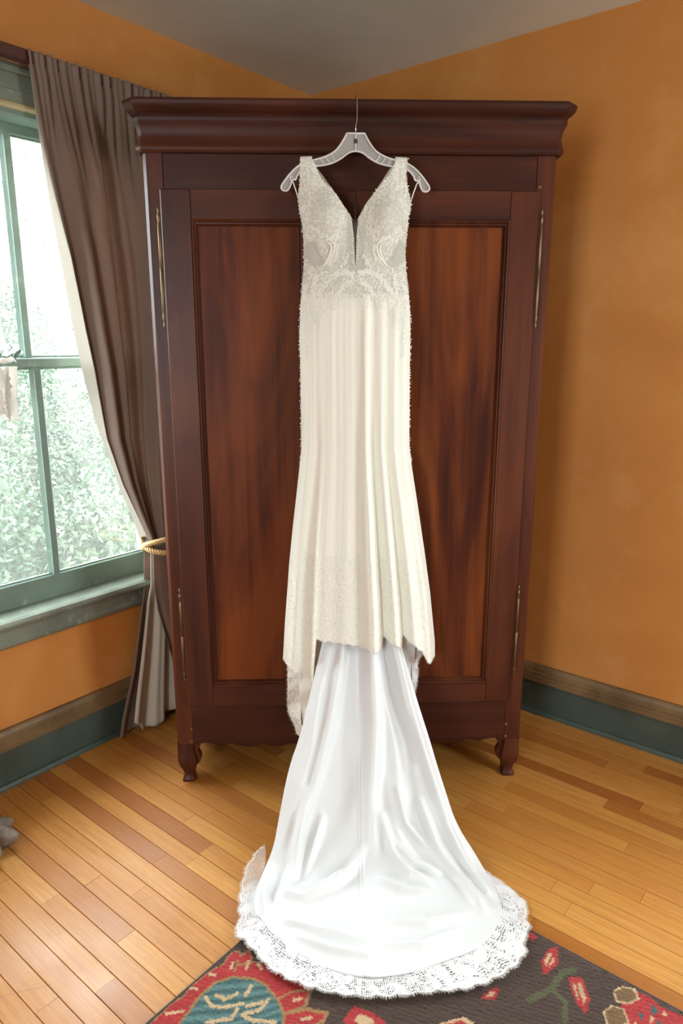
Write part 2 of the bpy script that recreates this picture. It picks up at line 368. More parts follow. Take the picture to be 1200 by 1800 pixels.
# ------------------------------------------------------------------ windows
def build_window(name, Mx, B0, B1, full=True):
    """Local frame: b along the wall (grows away from the room corner), a into the room, z up. Mx maps (b,a,z) to the world."""
    root = empty(name); root['kind'] = 'structure'
    def add(nm, bm, m, parent=root, smooth=False):
        xform(bm, Mx); bmesh.ops.recalc_face_normals(bm, faces=bm.faces); return link(nm, bm, m, parent, smooth)
    def bxs(nm, lst, m, parent=root, bev=.0015):
        bm = bmesh.new()
        for b in lst: box(bm, *b, bev=bev)
        return add(nm, bm, m, parent)
    def length(nm, prof, b0, b1, m, parent=root):        # prof = (a,z) closed outline, run along b
        bm = bmesh.new(); r0 = [bm.verts.new((b0, a, z)) for a, z in prof]; r1 = [bm.verts.new((b1, a, z)) for a, z in prof]
        n = len(prof)
        for i in range(n): bm.faces.new((r0[i], r0[(i+1) % n], r1[(i+1) % n], r1[i]))
        bm.faces.new(r0); bm.faces.new(r1); return add(nm, bm, m, parent)
    cw = .105
    # jamb liners and casings
    bxs('jamb', [(B0-.001, B0+.016, -T, .004, WZ0, WZ1)], M['green']); bxs('jamb', [(B1-.016, B1+.001, -T, .004, WZ0, WZ1)], M['green'])
    for s in (0, 1):
        x0, x1 = (B0-cw, B0+.006) if s == 0 else (B1-.006, B1+cw)
        bxs('side_casing', [(x0, x1, 0, .020, .60, 2.20), (x0, x0+.022, 0, .032, .60, 2.20), (x1-.02, x1, 0, .026, .60, 2.20)], M['green'])
    # head casing, built up from flat boards and mouldings
    e0, e1 = B0-cw-.01, B1+cw+.01
    length('head_cap', [(0,2.318),(.040,2.318),(.044,2.326),(.050,2.336),(.050,2.345),(0,2.345)], e0-.02, e1+.02, M['ochre'])
    length('head_bead', [(0,2.296),(.030,2.296),(.036,2.302),(.036,2.310),(.030,2.318),(0,2.318)], e0-.005, e1+.005, M['stool'])
    length('head_board', [(0,2.252),(.020,2.252),(.020,2.296),(0,2.296)], e0, e1, M['stool'])
    length('head_board', [(0,2.216),(.024,2.216),(.024,2.250),(.0,2.250)], e0, e1, M['stool'])
    length('head_fillet', [(0,2.196),(.028,2.196),(.034,2.203),(.034,2.210),(.028,2.216),(0,2.216)], e0, e1, M['ochre_pale'])
    length('head_stop', [(-.05,2.176),(.012,2.176),(.018,2.183),(.018,2.196),(-.05,2.196)], B0, B1, M['green'])
    length('head_jamb', [(-T,2.20),(-.0,2.20),(-.0,WZ1+.002),(-T,WZ1+.002)], B0, B1, M['green'])
    bxs('side_stop', [(B0+.016, B0+.030, -.050, -.022, .62, 2.19)], M['green']); bxs('side_stop', [(B1-.030, B1-.016, -.050, -.022, .62, 2.19)], M['green'])
    # stool and apron
    length('stool', [(-T-.03,.585),(.062,.585),(.072,.592),(.074,.600),(.070,.610),(.060,.616),(-.045,.618),(-T-.03,.600)], B0-cw-.04, B1+cw+.04, M['stool'])
    length('apron', [(0,.500),(.018,.500),(.028,.510),(.030,.520),(.024,.530),(.024,.560),(.032,.585),(0,.585)], B0-cw-.01, B1+cw+.01, M['stool'])
    # sashes: upper one further out
    mb = (B0+B1)/2; sw = .045
    def sash(nm, a0, a1, z0, z1, zb, zt, mbm):
        s = empty(nm, parent=root)
        i0, i1 = B0+.016, B1-.016
        for x0, x1 in ((i0, i0+sw), (i1-sw, i1)): bxs('stile', [(x0, x1, a0, a1, z0, z1)], M['green'], s, .003)
        bxs('rail', [(i0+sw, i1-sw, a0, a1, z0, zb)], M['green'], s, .003); bxs('rail', [(i0+sw, i1-sw, a0, a1, zt, z1)], M['green'], s, .003)
        am = (a0+a1)/2
        bm = prism([(mbm-.022, a1-.016), (mbm-.019, a1-.012), (mbm-.013, a1-.004), (mbm-.011, a1), (mbm+.011, a1), (mbm+.013, a1-.004), (mbm+.019, a1-.012), (mbm+.022, a1-.016), (mbm+.012, a0), (mbm-.012, a0)], zb, zt)
        xform(bm, Matrix(((1,0,0,0),(0,0,1,0),(0,1,0,0),(0,0,0,1)))); add('muntin', bm, M['green'], s)
        for x0, x1 in ((i0+sw-.004, mbm-.008), (mbm+.008, i1-sw+.004)):
            bxs('pane', [(x0, x1, am-.0015, am+.0015, zb-.004, zt+.004)], M['glass'], s, 0)
            # putty bead round each pane
            bxs('putty', [(x0, x1, am, am+.008, zb-.001, zb+.006), (x0, x1, am, am+.008, zt-.006, zt+.001)], M['ochre_pale'] if False else M['green'], s, .001)
        return s
    sash('upper_sash', -.105, -.070, 1.425, 2.195, 1.458, 2.150, mb+.002)
    sash('lower_sash', -.062, -.027, .612, 1.456, .700, 1.425, mb)
    return root
Mw1 = Matrix(((0,1,0,0),(-1,0,0,0),(0,0,1,0),(0,0,0,1)))        # (b,a,z) -> (a,-b,z)
Mw2 = Matrix(((1,0,0,0),(0,-1,0,0),(0,0,1,0),(0,0,0,1)))        # (b,a,z) -> (b,-a,z)
build_window('window_1', Mw1, W1B0, W1B1)
build_window('window_2', Mw2, W2A0, W2A1)
build_window('window_3', Matrix(((1,0,0,0),(0,1,0,-RY),(0,0,1,0),(0,0,0,1))), W3A0, W3A1)
build_window('window_4', Matrix(((0,-1,0,RX),(-1,0,0,0),(0,0,1,0),(0,0,0,1))), W4B0, W4B1)

# ------------------------------------------------------------------ outdoors: slope, shrubs, bare trees
k = N('slope_ground', 1.0, .1); co = k.coord('World')
k.base(k.ramp(k.noise(co, 1.6, 6, .65), [(.3, (.022,.030,.02)), (.55, (.045,.052,.038)), (.75, (.075,.072,.06))])); M['ground'] = k.m
def leaf_mat(nm, a, b):
    k = N(nm, .6, .2); oi = k.n('ShaderNodeNewGeometry')
    k.base(k.ramp(oi.outputs['Random Per Island'], [(0, a), (1, b)])); return k.m
M['leaf0'] = leaf_mat('shrub_leaf_green', (.024,.052,.028), (.050,.080,.046))
M['leaf1'] = leaf_mat('shrub_leaf_pale', (.034,.056,.032), (.060,.082,.050))
M['bark'] = mat_paint('pale_bark', (.06,.055,.05), .9)
def zg(x, y): return -1.15 + max(0, -x-2.0)*.16
gx = np.linspace(-.3, -26, 40); gy = np.linspace(-14, 30, 40)
P = np.array([[(x, y, zg(x, y)+.15*mnoise.noise((x*.5, y*.5, 0))) for y in gy] for x in gx])
st(link('ground', grid(P), M['ground'], smooth=True))
gr2 = boxes('ground_beyond', [(-.3, 24, .3, 26, -1.4, -1.2)], M['ground']); gr2.name = 'lawn'; st(gr2)
def leaves(n, cx, cy, cz, rx, rz, size):
    d = rng.normal(size=(n,3)); d /= np.linalg.norm(d, axis=1)[:,None]
    rr = rng.uniform(.45, 1, n)**.6
    c = np.stack([cx+d[:,0]*rx*rr, cy+d[:,1]*rx*rr, cz+d[:,2]*rz*rr], 1)
    u = rng.normal(size=(n,3)); u /= np.linalg.norm(u, axis=1)[:,None]
    v = np.cross(u, rng.normal(size=(n,3))); v /= np.linalg.norm(v, axis=1)[:,None]
    s = size*rng.uniform(.6, 1.3, n)[:,None]
    return np.stack([c-u*s, c-v*s*.42, c+u*s, c+v*s*.42], 1)
def quads(A, m, name, parent):
    V = A.reshape(-1,3); F = np.arange(len(V)).reshape(-1,4); return link(name, polymesh(V, F), m, parent)
def shrub(x, y, r, h, mi):
    z = zg(x, y); t = empty('leafy_shrub', (x, y, z))
    A = [leaves(1500, rng.normal()*r*.30, rng.normal()*r*.30, h*.52+rng.normal()*h*.10, r*.84, h*.50, .036) for _ in range(4)]
    o = quads(np.concatenate(A), M[mi], 'foliage', t); o['kind'] = 'stuff'
    bm = bmesh.new()
    for k_ in range(4):
        a = random.uniform(0, 6.28); tube([(0,0,-.05), (.2*r*math.cos(a), .2*r*math.sin(a), h*.4), (.5*r*math.cos(a), .5*r*math.sin(a), h*.85)], [.02,.014,.006], 5, bm=bm)
    link('stem', bm, M['bark'], t)
    tag(t, 'pale green leafy shrub growing on the slope outside the window', 'shrub', 'shrubs outside the window')
for i, (x, y, r_, h_) in enumerate([(-2.5,-.95,.62,1.25),(-2.7,.55,.66,1.45),(-4.2,-1.2,.7,1.6),(-4.3,.45,.72,1.75),(-4.1,2.0,.7,1.7),(-6.2,-.4,.8,2.1),(-6.4,1.5,.85,2.3),(-6.1,3.4,.8,2.2),(-8.4,2.6,.9,2.5),(-8.6,4.8,.9,2.5),(-3.4,-.2,.62,1.5),(-5.2,1.35,.75,1.9),(-3.3,1.4,.62,1.5)]):
    shrub(x, y, r_, h_, 'leaf%d' % (i % 2))
def bare_tree(x, y, hgt, seed):
    rr = random.Random(seed); t = empty('bare_tree', (x, y, zg(x, y))); bt = bmesh.new(); bb = bmesh.new()
    tube([(0,0,-.1), (.05,.03,hgt*.3), (-.05,.08,hgt*.6), (.05,0,hgt)], [.09,.07,.045,.012], 7, bm=bt)
    def br(p, d, ln, rad, lev):
        q = [p]; 
        for s in range(3):
            d = (d+Vector((rr.gauss(0,.18), rr.gauss(0,.18), rr.gauss(.05,.12)))).normalized(); q.append(q[-1]+d*ln/3)
        tube(q, [rad, rad*.8, rad*.6, rad*.35], 5, bm=bb)
        if lev > 0:
            for s in range(4): br(q[rr.randint(1,3)], (d+Vector((rr.gauss(0,.7), rr.gauss(0,.7), rr.gauss(.1,.4)))).normalized(), ln*.6, rad*.5, lev-1)
    for s in range(9):
        a = rr.uniform(0, 6.28); br(Vector((0,0,hgt*rr.uniform(.25,.9))), Vector((math.cos(a), math.sin(a), rr.uniform(.1,.7))).normalized(), hgt*.28, .025, 2)
    link('trunk', bt, M['bark'], t); b = link('branches', bb, M['bark'], t); b.name = 'branch'; b['kind'] = 'stuff'
    A = leaves(500, 0, 0, hgt*.62, hgt*.33, hgt*.36, .05); q = quads(A, M['leaf1'], 'foliage', t); q['kind'] = 'stuff'
    tag(t, 'faint nearly bare tree standing white and hazy beyond the window', 'tree', 'bare trees outside the window')
for i, (x, y) in enumerate([(-11.5, 1.2), (-12.5, 4.6), (-11.5, 8.0)]): bare_tree(x, y, rng.uniform(4.2, 5.6), 10+i)

# ------------------------------------------------------------------ armoire  (local: x along the front, y back, z up)
AX, AY, AR = .91197, -.87019, R(40.651)
D = .43
arm = tag(empty('armoire', (AX, AY, 0), AR), 'tall dark mahogany two-door armoire standing across the room corner', 'wardrobe')
def ap(nm, bm, m, parent=arm, smooth=False): return link(nm, bm, m, parent, smooth)
def abox(nm, b, m, parent=arm, bev=.0015):
    bm = bmesh.new(); box(bm, *b, bev=bev); return ap(nm, bm, m, parent)
for s in (-1, 1):
    # corner post with its narrow chamfer
    bm = bmesh.new(); pts = [(s*.5445, 0), (s*.590, 0), (s*.601, .011), (s*.601, .055), (s*.5445, .055)]
    a = [bm.verts.new((x, y, .146)) for x, y in pts]; b = [bm.verts.new((x, y, 2.034)) for x, y in pts]
    for i in range(5): bm.faces.new((a[i], a[(i+1) % 5], b[(i+1) % 5], b[i]))
    bm.faces.new(a); bm.faces.new(b); bmesh.ops.recalc_face_normals(bm, faces=bm.faces)
    ap('corner_post', bm, M['maho_z'])
    abox('side_panel', (min(s*.598, s*.578), max(s*.598, s*.578), .055, D, .146, 2.034), M['maho_z'])
    # front cabriole foot: lofted sections (z, centre x, half x, front y, back y)
    prof_f = [(.146,.5445,.601,.000,.060),(.118,.5435,.6015,-.001,.060),(.098,.539,.602,-.004,.060),(.080,.5345,.601,-.007,.058),(.064,.5355,.597,-.006,.055),(.048,.541,.590,-.001,.050),
              (.032,.5465,.5845,.005,.046),(.020,.5475,.5840,.005,.044),(.010,.5450,.5880,-.001,.044),(.003,.5440,.5900,-.004,.044),(.0005,.5455,.5885,-.002,.043)]
    secs = [(z, (xa+xb_)/2, (xb_-xa)/2, y0, y1) for z, xa, xb_, y0, y1 in prof_f]
    bm = bmesh.new(); rows = []
    for z, cx, hx, y0, y1 in secs:
        c = .35; yc, hy = (y0+y1)/2, (y1-y0)/2
        ring = []
        for kk in range(16):
            t = 2*math.pi*kk/16; ct, stn = math.cos(t), math.sin(t)
            ex = .22 if z > .06 else .34
            ring.append(bm.verts.new((s*(cx+hx*math.copysign(abs(ct)**ex, ct)), yc+hy*math.copysign(abs(stn)**ex, stn), z)))
        rows.append(ring)
    for r0, r1 in zip(rows, rows[1:]):
        for kk in range(16): bm.faces.new((r0[kk], r0[(kk+1) % 16], r1[(kk+1) % 16], r1[kk]))
    bmesh.ops.recalc_face_normals(bm, faces=bm.faces)
    f = ap('foot', bm, M['maho_z'], smooth=True)
    # scroll on the inner flank of the foot
    pr = [(.520,.138),(.531,.142),(.545,.138),(.545,.060),(.536,.058),(.527,.066),(.522,.082),(.524,.098),(.533,.112),(.530,.124)]
    bm = prism([(s*x, z) for x, z in pr], .012, .040); bmesh.ops.bevel(bm, geom=bm.edges[:], offset=.003, segments=2, affect='EDGES')
    link('foot_scroll', bm, M['maho_z'], f)
    abox('foot', (min(s*.60, s*.55), max(s*.60, s*.55), D-.05, D, .0005, .146), M['maho_z'])
    for x, z in ((.548, .205), (.549, .158), (.553, 1.950)):
        bm = lathe([(.0045,0),(.0045,.002),(.003,.003)], 10); xform(bm, Matrix.Translation((s*x, 0, z)) @ Matrix.Rotation(R(90), 4, 'X'))
        if not (s < 0 and z > 1): ap('peg', bm, M['peg'])
abox('frieze_board', (-.5435, .5435, .0008, .03, 1.915, 2.034), M['maho_d'])
abox('back_board', (-.59, .59, D-.015, D, .15, 2.03), M['maho_d'])
abox('bottom_board', (-.575, .575, .03, D-.015, .150, .175), M['maho_d'])
half = [(-.5435,.140),(-.525,.147),(-.507,.151),(-.490,.150),(-.463,.142),(-.450,.139),(-.428,.146),(-.410,.146),(-.388,.139),(-.357,.132),(-.330,.134),(-.309,.141),(-.302,.145),(-.290,.140),(-.265,.132),(-.240,.132),(-.217,.139),(-.195,.143),(-.150,.136),(-.080,.128),(0,.124)]
outl = half + [(-x, z) for x, z in half[-2::-1]] + [(.5435,.325),(-.5435,.325)]
ap('apron', prism(outl, .0005, .028), M['maho_x'])
# cornice swept round front and sides, mitred
cprof = [(-.03,2.034),(.010,2.034),(.0155,2.040),(.0165,2.048),(.013,2.058),(.0095,2.070),(.009,2.083),(.0125,2.098),(.019,2.110),(.0225,2.118),(.0225,2.128),(.020,2.131),(.026,2.134),(.036,2.141),(.0425,2.150),(.045,2.159),(.043,2.166),(.034,2.168),(-.03,2.168)]
def soften(p):
    q = [p[0]]
    for a_, b_ in zip(p[:-1], p[1:]): q += [(a_[0]*.72+b_[0]*.28, a_[1]*.72+b_[1]*.28), (a_[0]*.28+b_[0]*.72, a_[1]*.28+b_[1]*.72)]
    return q+[p[-1]]
cprof = cprof[:1]+soften(soften(cprof[1:-1]))+cprof[-1:]
path = [(-.601, D), (-.601, .008), (-.593, 0), (.593, 0), (.601, .008), (.601, D)]
ap('cornice', sweep(path, cprof, out=1), M['maho_x'])
abox('top_board', (-.60, .60, .0, D, 2.150, 2.160), M['maho_d'])
# doors
def door(s):
    x0, x1 = .0015, .5515; z0, z1 = .303, 1.935; y0, y1 = -.022, .0
    X = lambda a, b: (min(s*a, s*b), max(s*a, s*b))
    d = abox('door', (*X(.135, .470), -.010, .004, .372, 1.862), M['maho_p'], bev=.001)       # the panel field
    abox('stile', (*X(x0, .137), y0, y1, z0, z1), M['maho_z'], d, .0025)
    abox('stile', (*X(.465, x1), y0, y1, z0, z1), M['maho_z'], d, .0025)
    abox('rail', (*X(.1372, .4648), y0+.0004, y1, 1.853, z1), M['maho_x'], d, .0015)
    abox('rail', (*X(.1372, .4648), y0+.0004, y1, z0, .377), M['maho_x'], d, .0015)
    # stepped moulding round the panel
    rect = [(s*.137, .377), (s*.465, .377), (s*.465, 1.853), (s*.137, 1.853)]
    pf = [(0, .0005), (0, .0235), (.0025, .0245), (.005, .0225), (.006, .0185), (.0085, .020), (.0115, .0195), (.0135, .015), (.0150, .0155), (.0175, .0105), (.0175, .0005)]
    bm = sweep(rect, pf, closed=True, out=-1 if s > 0 else 1)
    xform(bm, Matrix(((1,0,0,0),(0,0,-1,0),(0,1,0,0),(0,0,0,1)))); bmesh.ops.recalc_face_normals(bm, faces=bm.faces)
    ap('panel_moulding', bm, M['maho_z'], d)
    def hinge(za, zb):
        L = zb-za
        pr = [(.0008,0),(.0025,.004),(.0036,.010),(.0028,.016),(.0018,.019),(.0040,.023),(.0046,.030),(.0040,.038),(.0022,.044),(.0038,.048),(.0036,.053)]
        prof = pr + [(.0046,.055),(.0046,L/2-.001),(.0038,L/2),(.0046,L/2+.001),(.0046,L-.055)] + [(r, L-z) for r, z in reversed(pr)]
        bm = lathe(prof, 12); xform(bm, Matrix.Translation((s*.5575, -.026, za)))
        ap('hinge', bm, M['brass'], d, True)
    hinge(1.546, 1.888); hinge(.392, .728)
    if s < 0:
        abox('meeting_strip', (-.012, .012, -.031, -.0222, z0+.004, z1-.004), M['maho_z'], d, .004)
door(-1); door(1)

# scrap of paper on the cornice
P = np.array([[(.30+.06*u, .02+.05*v, 2.1685+.010*abs(math.sin(3*u+1.3*v))*(1-v*.3)+.004*mnoise.noise((u*5, v*5, 1))) for u in np.linspace(0,1,10)] for v in np.linspace(0,1,8)])
k = N('old_paper', .8); k.base((.55,.48,.34)); me = grid(P)
o = link('paper_scrap', me, k.m); o.location = (AX, AY, 0); o.rotation_euler = (0,0,AR)
mdf = o.modifiers.new('t', 'SOLIDIFY'); mdf.thickness = .0008
tag(o, 'crumpled scrap of old paper lying on top of the armoire cornice', 'paper')

# ------------------------------------------------------------------ hanger
HY = -.088
hang = tag(empty('clothes_hanger', (AX, AY, 0), AR), 'frosted clear plastic hanger hooked over the armoire cornice', 'hanger')
hp = [(602,295),(655,295),(665,318),(690,360),(715,395),(745,418),(790,440),(840,455),(880,463),(920,478),(960,505),(1000,548),(1030,588),(1050,620),(1046,640),(1022,650),(1002,636),(990,600),(976,574),(966,580),(958,572),(955,556),(930,522),(895,503),(845,495),(790,488),(740,475),(690,448),(650,415),(625,404),(602,401)]
hx = lambda X: (X-602)*.000464
hz = lambda Y: 2.065-(Y-295)*.000420
def chaikin(p, keep):
    for _ in range(2):
        q = [p[0]]
        for a_, b_ in zip(p[:-1], p[1:]): q += [(a_[0]*.75+b_[0]*.25, a_[1]*.75+b_[1]*.25), (a_[0]*.25+b_[0]*.75, a_[1]*.25+b_[1]*.75)]
        p = q+[p[-1]]
    return p
hp = [(602,295)] + chaikin(hp[1:], 1)
right = [(.0075+hx(X), hz(Y)) for X, Y in hp]; left = [(.0075-hx(X), hz(Y)) for X, Y in hp[1:-1]][::-1]
bm = bmesh.new(); vs = [bm.verts.new((x, HY-.004, z)) for x, z in right+left]; f0 = bm.faces.new(vs)
ex = bmesh.ops.extrude_face_region(bm, geom=[f0]); bmesh.ops.translate(bm, vec=(0,.008,0), verts=[v for v in ex['geom'] if isinstance(v, bmesh.types.BMVert)])
bmesh.ops.recalc_face_normals(bm, faces=bm.faces)
ff = [f for f in bm.faces if len(f.verts) > 20]
bmesh.ops.inset_region(bm, faces=ff, thickness=.0028, depth=-.0022)
link('hanger_body', bm, M['plastic'], hang)
ring_ = [(x, HY-.0042, z) for x, z in right+left]
link('rim', tube(ring_, .0027, 6, True), M['plastic_rim'], hang, True)
boxes('hook_socket', [(.0030, .0120, HY-.0052, HY-.003, 2.040, 2.051)], mat_paint('dark_slot', (.03,.02,.018), .6), hang)
boxes('rib', [(.0060, .0090, HY-.0048, HY-.002, 2.020, 2.065)], M['plastic_rim'], hang)
for s in (-1, 1):
    bm = bmesh.new()
    for t in (.062, .078, .093):
        z = 2.003-(t-.06)*.32
        box(bm, -.0012, .0012, HY-.0048, HY-.002, -.010, .010)
        xform_v = [v for v in bm.verts][-8:]
        bmesh.ops.rotate(bm, cent=(0,0,0), matrix=Matrix.Rotation(s*R(35), 3, 'Y'), verts=xform_v); bmesh.ops.translate(bm, vec=(.0075+s*t, 0, z), verts=xform_v)
    link('rib', bm, M['plastic_rim'], hang)
hk = [(.0075, HY, 2.058), (.0078, HY, 2.085), (.011, HY+.001, 2.10), (.0115, HY+.004, 2.130), (.0112, HY+.012, 2.158), (.011, HY+.024, 2.1745), (.011, HY+.040, 2.1778), (.011, HY+.056, 2.1745), (.011, HY+.064, 2.1715)]
link('hook', tube(hk, .0015, 8), M['steel'], hang, True)

# ------------------------------------------------------------------ the wedding dress (same local frame as the armoire)
dress = tag(empty('wedding_dress', (AX, AY, 0), AR), 'ivory beaded lace wedding gown with satin train hanging on the armoire', 'dress')
LE = [(1.999,-.146),(1.951,-.147),(1.895,-.153),(1.864,-.150),(1.825,-.142),(1.781,-.139),(1.723,-.139),(1.678,-.144),(1.646,-.147),(1.600,-.151),(1.511,-.155),(1.446,-.153),(1.196,-.153),(1.101,-.164),(.941,-.184),(.832,-.196),(.647,-.212),(.507,-.222)]
RE = [(1.999,.152),(1.953,.148),(1.884,.164),(1.849,.157),(1.805,.153),(1.760,.150),(1.702,.154),(1.648,.162),(1.578,.169),(1.511,.170),(1.446,.170),(1.202,.174),(1.127,.185),(1.008,.206),(.865,.230),(.732,.251),(.565,.271),(.515,.273)]
LN = [(1.999,-.113),(1.991,-.111),(1.945,-.086),(1.907,-.050),(1.873,-.027),(1.843,-.006),(1.800,.001),(1.720,.0055)]
RN = [(1.999,.118),(1.988,.116),(1.946,.091),(1.912,.060),(1.877,.033),(1.843,.015),(1.800,.009),(1.720,.0065)]
HEM = [(-.222,.507),(-.201,.500),(-.180,.487),(-.160,.474),(-.142,.462),(-.124,.452),(-.117,.609),(-.099,.605),(-.024,.595),(.060,.577),(.092,.578),(.099,.608),(.143,.592),(.157,.580),(.163,.610),(.200,.585),(.222,.556),(.234,.530),(.250,.508),(.273,.515)]
LEf = lambda z: interp(LE, z); REf = lambda z: interp(RE, z)
ZV, ZW = 1.720, 1.640
def folds(x, z):
    """relief of the skirt folds, in metres, growing towards the hem"""
    g = sstep(1.60, .60, z); L, Rr = LEf(z), REf(z); hL, hR = -.222, .273
    xh = hL+(x-L)/(Rr-L)*(hR-hL)          # x carried down to the hem along the cloth
    o = 0
    for c, wd, a in ((-.190,.022,.020),(-.100,.034,.012),(-.030,.030,.008),(.066,.022,.034),(.100,.012,-.014),(.136,.020,.026),(.163,.010,-.012),(.198,.020,.022),(.245,.016,.010)):
        o = o + a*np.exp(-((xh-c)/wd)**2)
    step = 1/(1+np.exp(-(xh+.128)/.006))
    o = o*(.36+.86*g) + step*.020*sstep(1.35, .75, z)
    o = o + .0004*np.sin(xh*2*math.pi/.028)*(1-sstep(.95,.7,z))
    return o
def front(x, z):
    x = np.asarray(x, dtype=float); z = np.asarray(z, dtype=float)
    L, Rr = LEf(z), REf(z); u = np.clip(2*(x-L)/(Rr-L)-1, -1, 1)
    Dp = np.interp(z, [.5,.7,1.0,1.3,1.5,1.66,1.78,1.86,1.93,2.0], [.075,.065,.055,.060,.058,.050,.045,.035,.018,.010])
    o = .088 + Dp*np.sqrt(np.maximum(0, 1-u*u*.985))
    for cx in (-.080, .093):
        r2 = ((x-cx)/.058)**2+((z-1.845)/.070)**2
        o = o + .042*np.exp(-r2*1.2)
    for xa, xb in ((-.143,-.092),(.157,.106)):
        tt = np.clip((1.842-z)/.107, 0, 1); dd_ = np.abs(x-(xa+(xb-xa)*tt))
        o = o - .0045*np.exp(-(dd_/.0035)**2)*sstep(1.722,1.740,z)*(1-sstep(1.835,1.85,z))
    return o + np.where(z < 1.66, folds(x, z), 0)*sstep(1.66, 1.55, z)*sstep(1.0, .90, abs(u))
def FP(x, z, lift=0.0): return np.stack([x, -(front(x, z)+lift), z], -1)
# --- lace cloths
def lace_material(name, c, kind):
    k = N(name, .62, .3)
    uv = k.coord('UV')
    tc = k.n('ShaderNodeSeparateXYZ'); k.l(uv, tc.inputs[0]); u, v = tc.outputs[0], tc.outputs[1]
    net = k.vor(uv, 230, 'DISTANCE_TO_EDGE', 'Distance', .25)           # little net cells about 4 mm
    fl_ = k.noise(uv, 38, 4, .6, 1.5); fine = k.vor(uv, 420, 'F1')
    if kind == 'skirt':
        # vertical bands of openwork between finely pleated stripes; scale-like floral lace over the lower quarter
        ph = k.math('FRACT', k.math('MULTIPLY', u, 1/.0525)); band = k.math('MULTIPLY', k.math('GREATER_THAN', ph, .34), k.math('LESS_THAN', ph, .66))
        edge = k.math('LESS_THAN', k.math('ABSOLUTE', k.math('SUBTRACT', k.math('ABSOLUTE', k.math('SUBTRACT', ph, .5)), .16)), .03)
        dots = k.math('LESS_THAN', k.vor(k.coord('UV', (1,1.15,1)), 190, 'F1', 'Distance', .0), .26)
        hole = k.math('MULTIPLY', band, dots)
        stripe = k.n('ShaderNodeTexWave'); k.l(uv, stripe.inputs[0]); stripe.inputs['Scale'].default_value = 70
        lowr = k.math('GREATER_THAN', k.math('ADD', v, k.math('MULTIPLY', fl_, .10)), .82)   # v runs down from the waist, metres
        up = k.math('SUBTRACT', 1, lowr)
        warp = k.n('ShaderNodeVectorMath', operation='MULTIPLY_ADD'); k.l(k.noise(uv, 30, 3, out='Color'), warp.inputs[0]); warp.inputs[1].default_value = (.02,.02,0); k.l(uv, warp.inputs[2])
        wm = k.n('ShaderNodeMapping'); k.l(warp.outputs[0], wm.inputs[0]); wm.inputs['Scale'].default_value = (1,.45,1)
        scale = k.vor(wm.outputs[0], 300, 'F1', 'Distance')
        h = k.math('ADD', k.math('MULTIPLY', up, k.math('ADD', k.math('MULTIPLY', stripe.outputs['Fac'], .12), k.math('ADD', k.math('MULTIPLY', hole, -.9), k.math('MULTIPLY', edge, .8)))),
                   k.math('MULTIPLY', lowr, k.math('ADD', k.math('MULTIPLY', scale, -1.6), k.math('MULTIPLY', fl_, 1.5))))
        dk = k.math('ADD', k.math('MULTIPLY', k.math('MULTIPLY', hole, up), .50), k.math('MULTIPLY', k.math('MULTIPLY', lowr, k.math('GREATER_THAN', scale, .62)), .16))
        k.base(k.mix(dk, c, tuple(x*.62 for x in c)))
        k.set(Normal=k.bump(h, .75, .0016), Sheen_Weight=.25)
    elif kind == 'bodice':
        at = k.n('ShaderNodeAttribute'); at.attribute_name = 'sheer'
        sh = at.outputs['Fac']
        dia = k.coord('UV', (1,1,1), (0,0,R(45)))
        s2 = k.n('ShaderNodeSeparateXYZ'); k.l(dia, s2.inputs[0])
        def lat(x): return k.math('ABSOLUTE', k.math('SUBTRACT', k.math('FRACT', k.math('MULTIPLY', x, 1/.0050)), .5))
        holes = k.math('MULTIPLY', k.math('LESS_THAN', lat(s2.outputs[0]), .30), k.math('LESS_THAN', lat(s2.outputs[1]), .30))
        hl = k.math('MULTIPLY', holes, sh)
        al = k.math('SUBTRACT', 1, k.math('MULTIPLY', hl, .38)); transparent_mix(k, al)
        emb = k.math('ADD', k.math('MULTIPLY', fl_, 1.3), k.math('MULTIPLY', fine, .9))
        k.base(k.mix(k.ramp(k.math('MULTIPLY', k.math('SUBTRACT', 1, sh), k.noise(uv, 120, 4, .7)), [(.45, (0,0,0)), (.62, (1,1,1))]), tuple(x*.80 for x in c), c))
        k.set(Normal=k.bump(k.math('SUBTRACT', emb, holes), .8, .0018), Sheen_Weight=.2)
    elif kind == 'border':
        # v = 0 at the satin, 1 at the scalloped edge; u in metres along it
        uvm = k.coord('UV', (1,.07,1))
        net2 = k.vor(uvm, 190, 'F1', 'Distance', .35); hole = k.math('LESS_THAN', net2, .36)
        mot = k.noise(uvm, 26, 3, .55, 1.2); solid = k.math('GREATER_THAN', mot, .535)
        ring = k.math('LESS_THAN', k.math('ABSOLUTE', k.math('SUBTRACT', mot, .50)), .018)
        rim = k.math('GREATER_THAN', v, .93); mid = k.math('LESS_THAN', k.math('ABSOLUTE', k.math('SUBTRACT', v, k.math('ADD', .62, k.math('MULTIPLY', k.math('SINE', k.math('MULTIPLY', u, 105)), .07)))), .03)
        fill = k.math('MAXIMUM', k.math('MAXIMUM', solid, ring), k.math('MAXIMUM', rim, mid))
        open_ = k.math('MULTIPLY', hole, k.math('SUBTRACT', 1, fill)); 
        at = k.n('ShaderNodeAttribute'); at.attribute_name = 'sheer'
        al = k.math('SUBTRACT', 1, k.math('MULTIPLY', open_, .96))
        al = k.math('MINIMUM', al, k.math('SUBTRACT', 1, k.math('MULTIPLY', at.outputs['Fac'], .55)))
        transparent_mix(k, al); k.base(c); k.set(Normal=k.bump(k.math('ADD', fill, fl_), .5, .001))
    return k.m
IV = (.83,.83,.74)
M['lace_skirt'] = lace_material('ivory_lace_skirt', IV, 'skirt'); M['lace_bodice'] = lace_material('ivory_beaded_net', (.775,.77,.69), 'bodice')
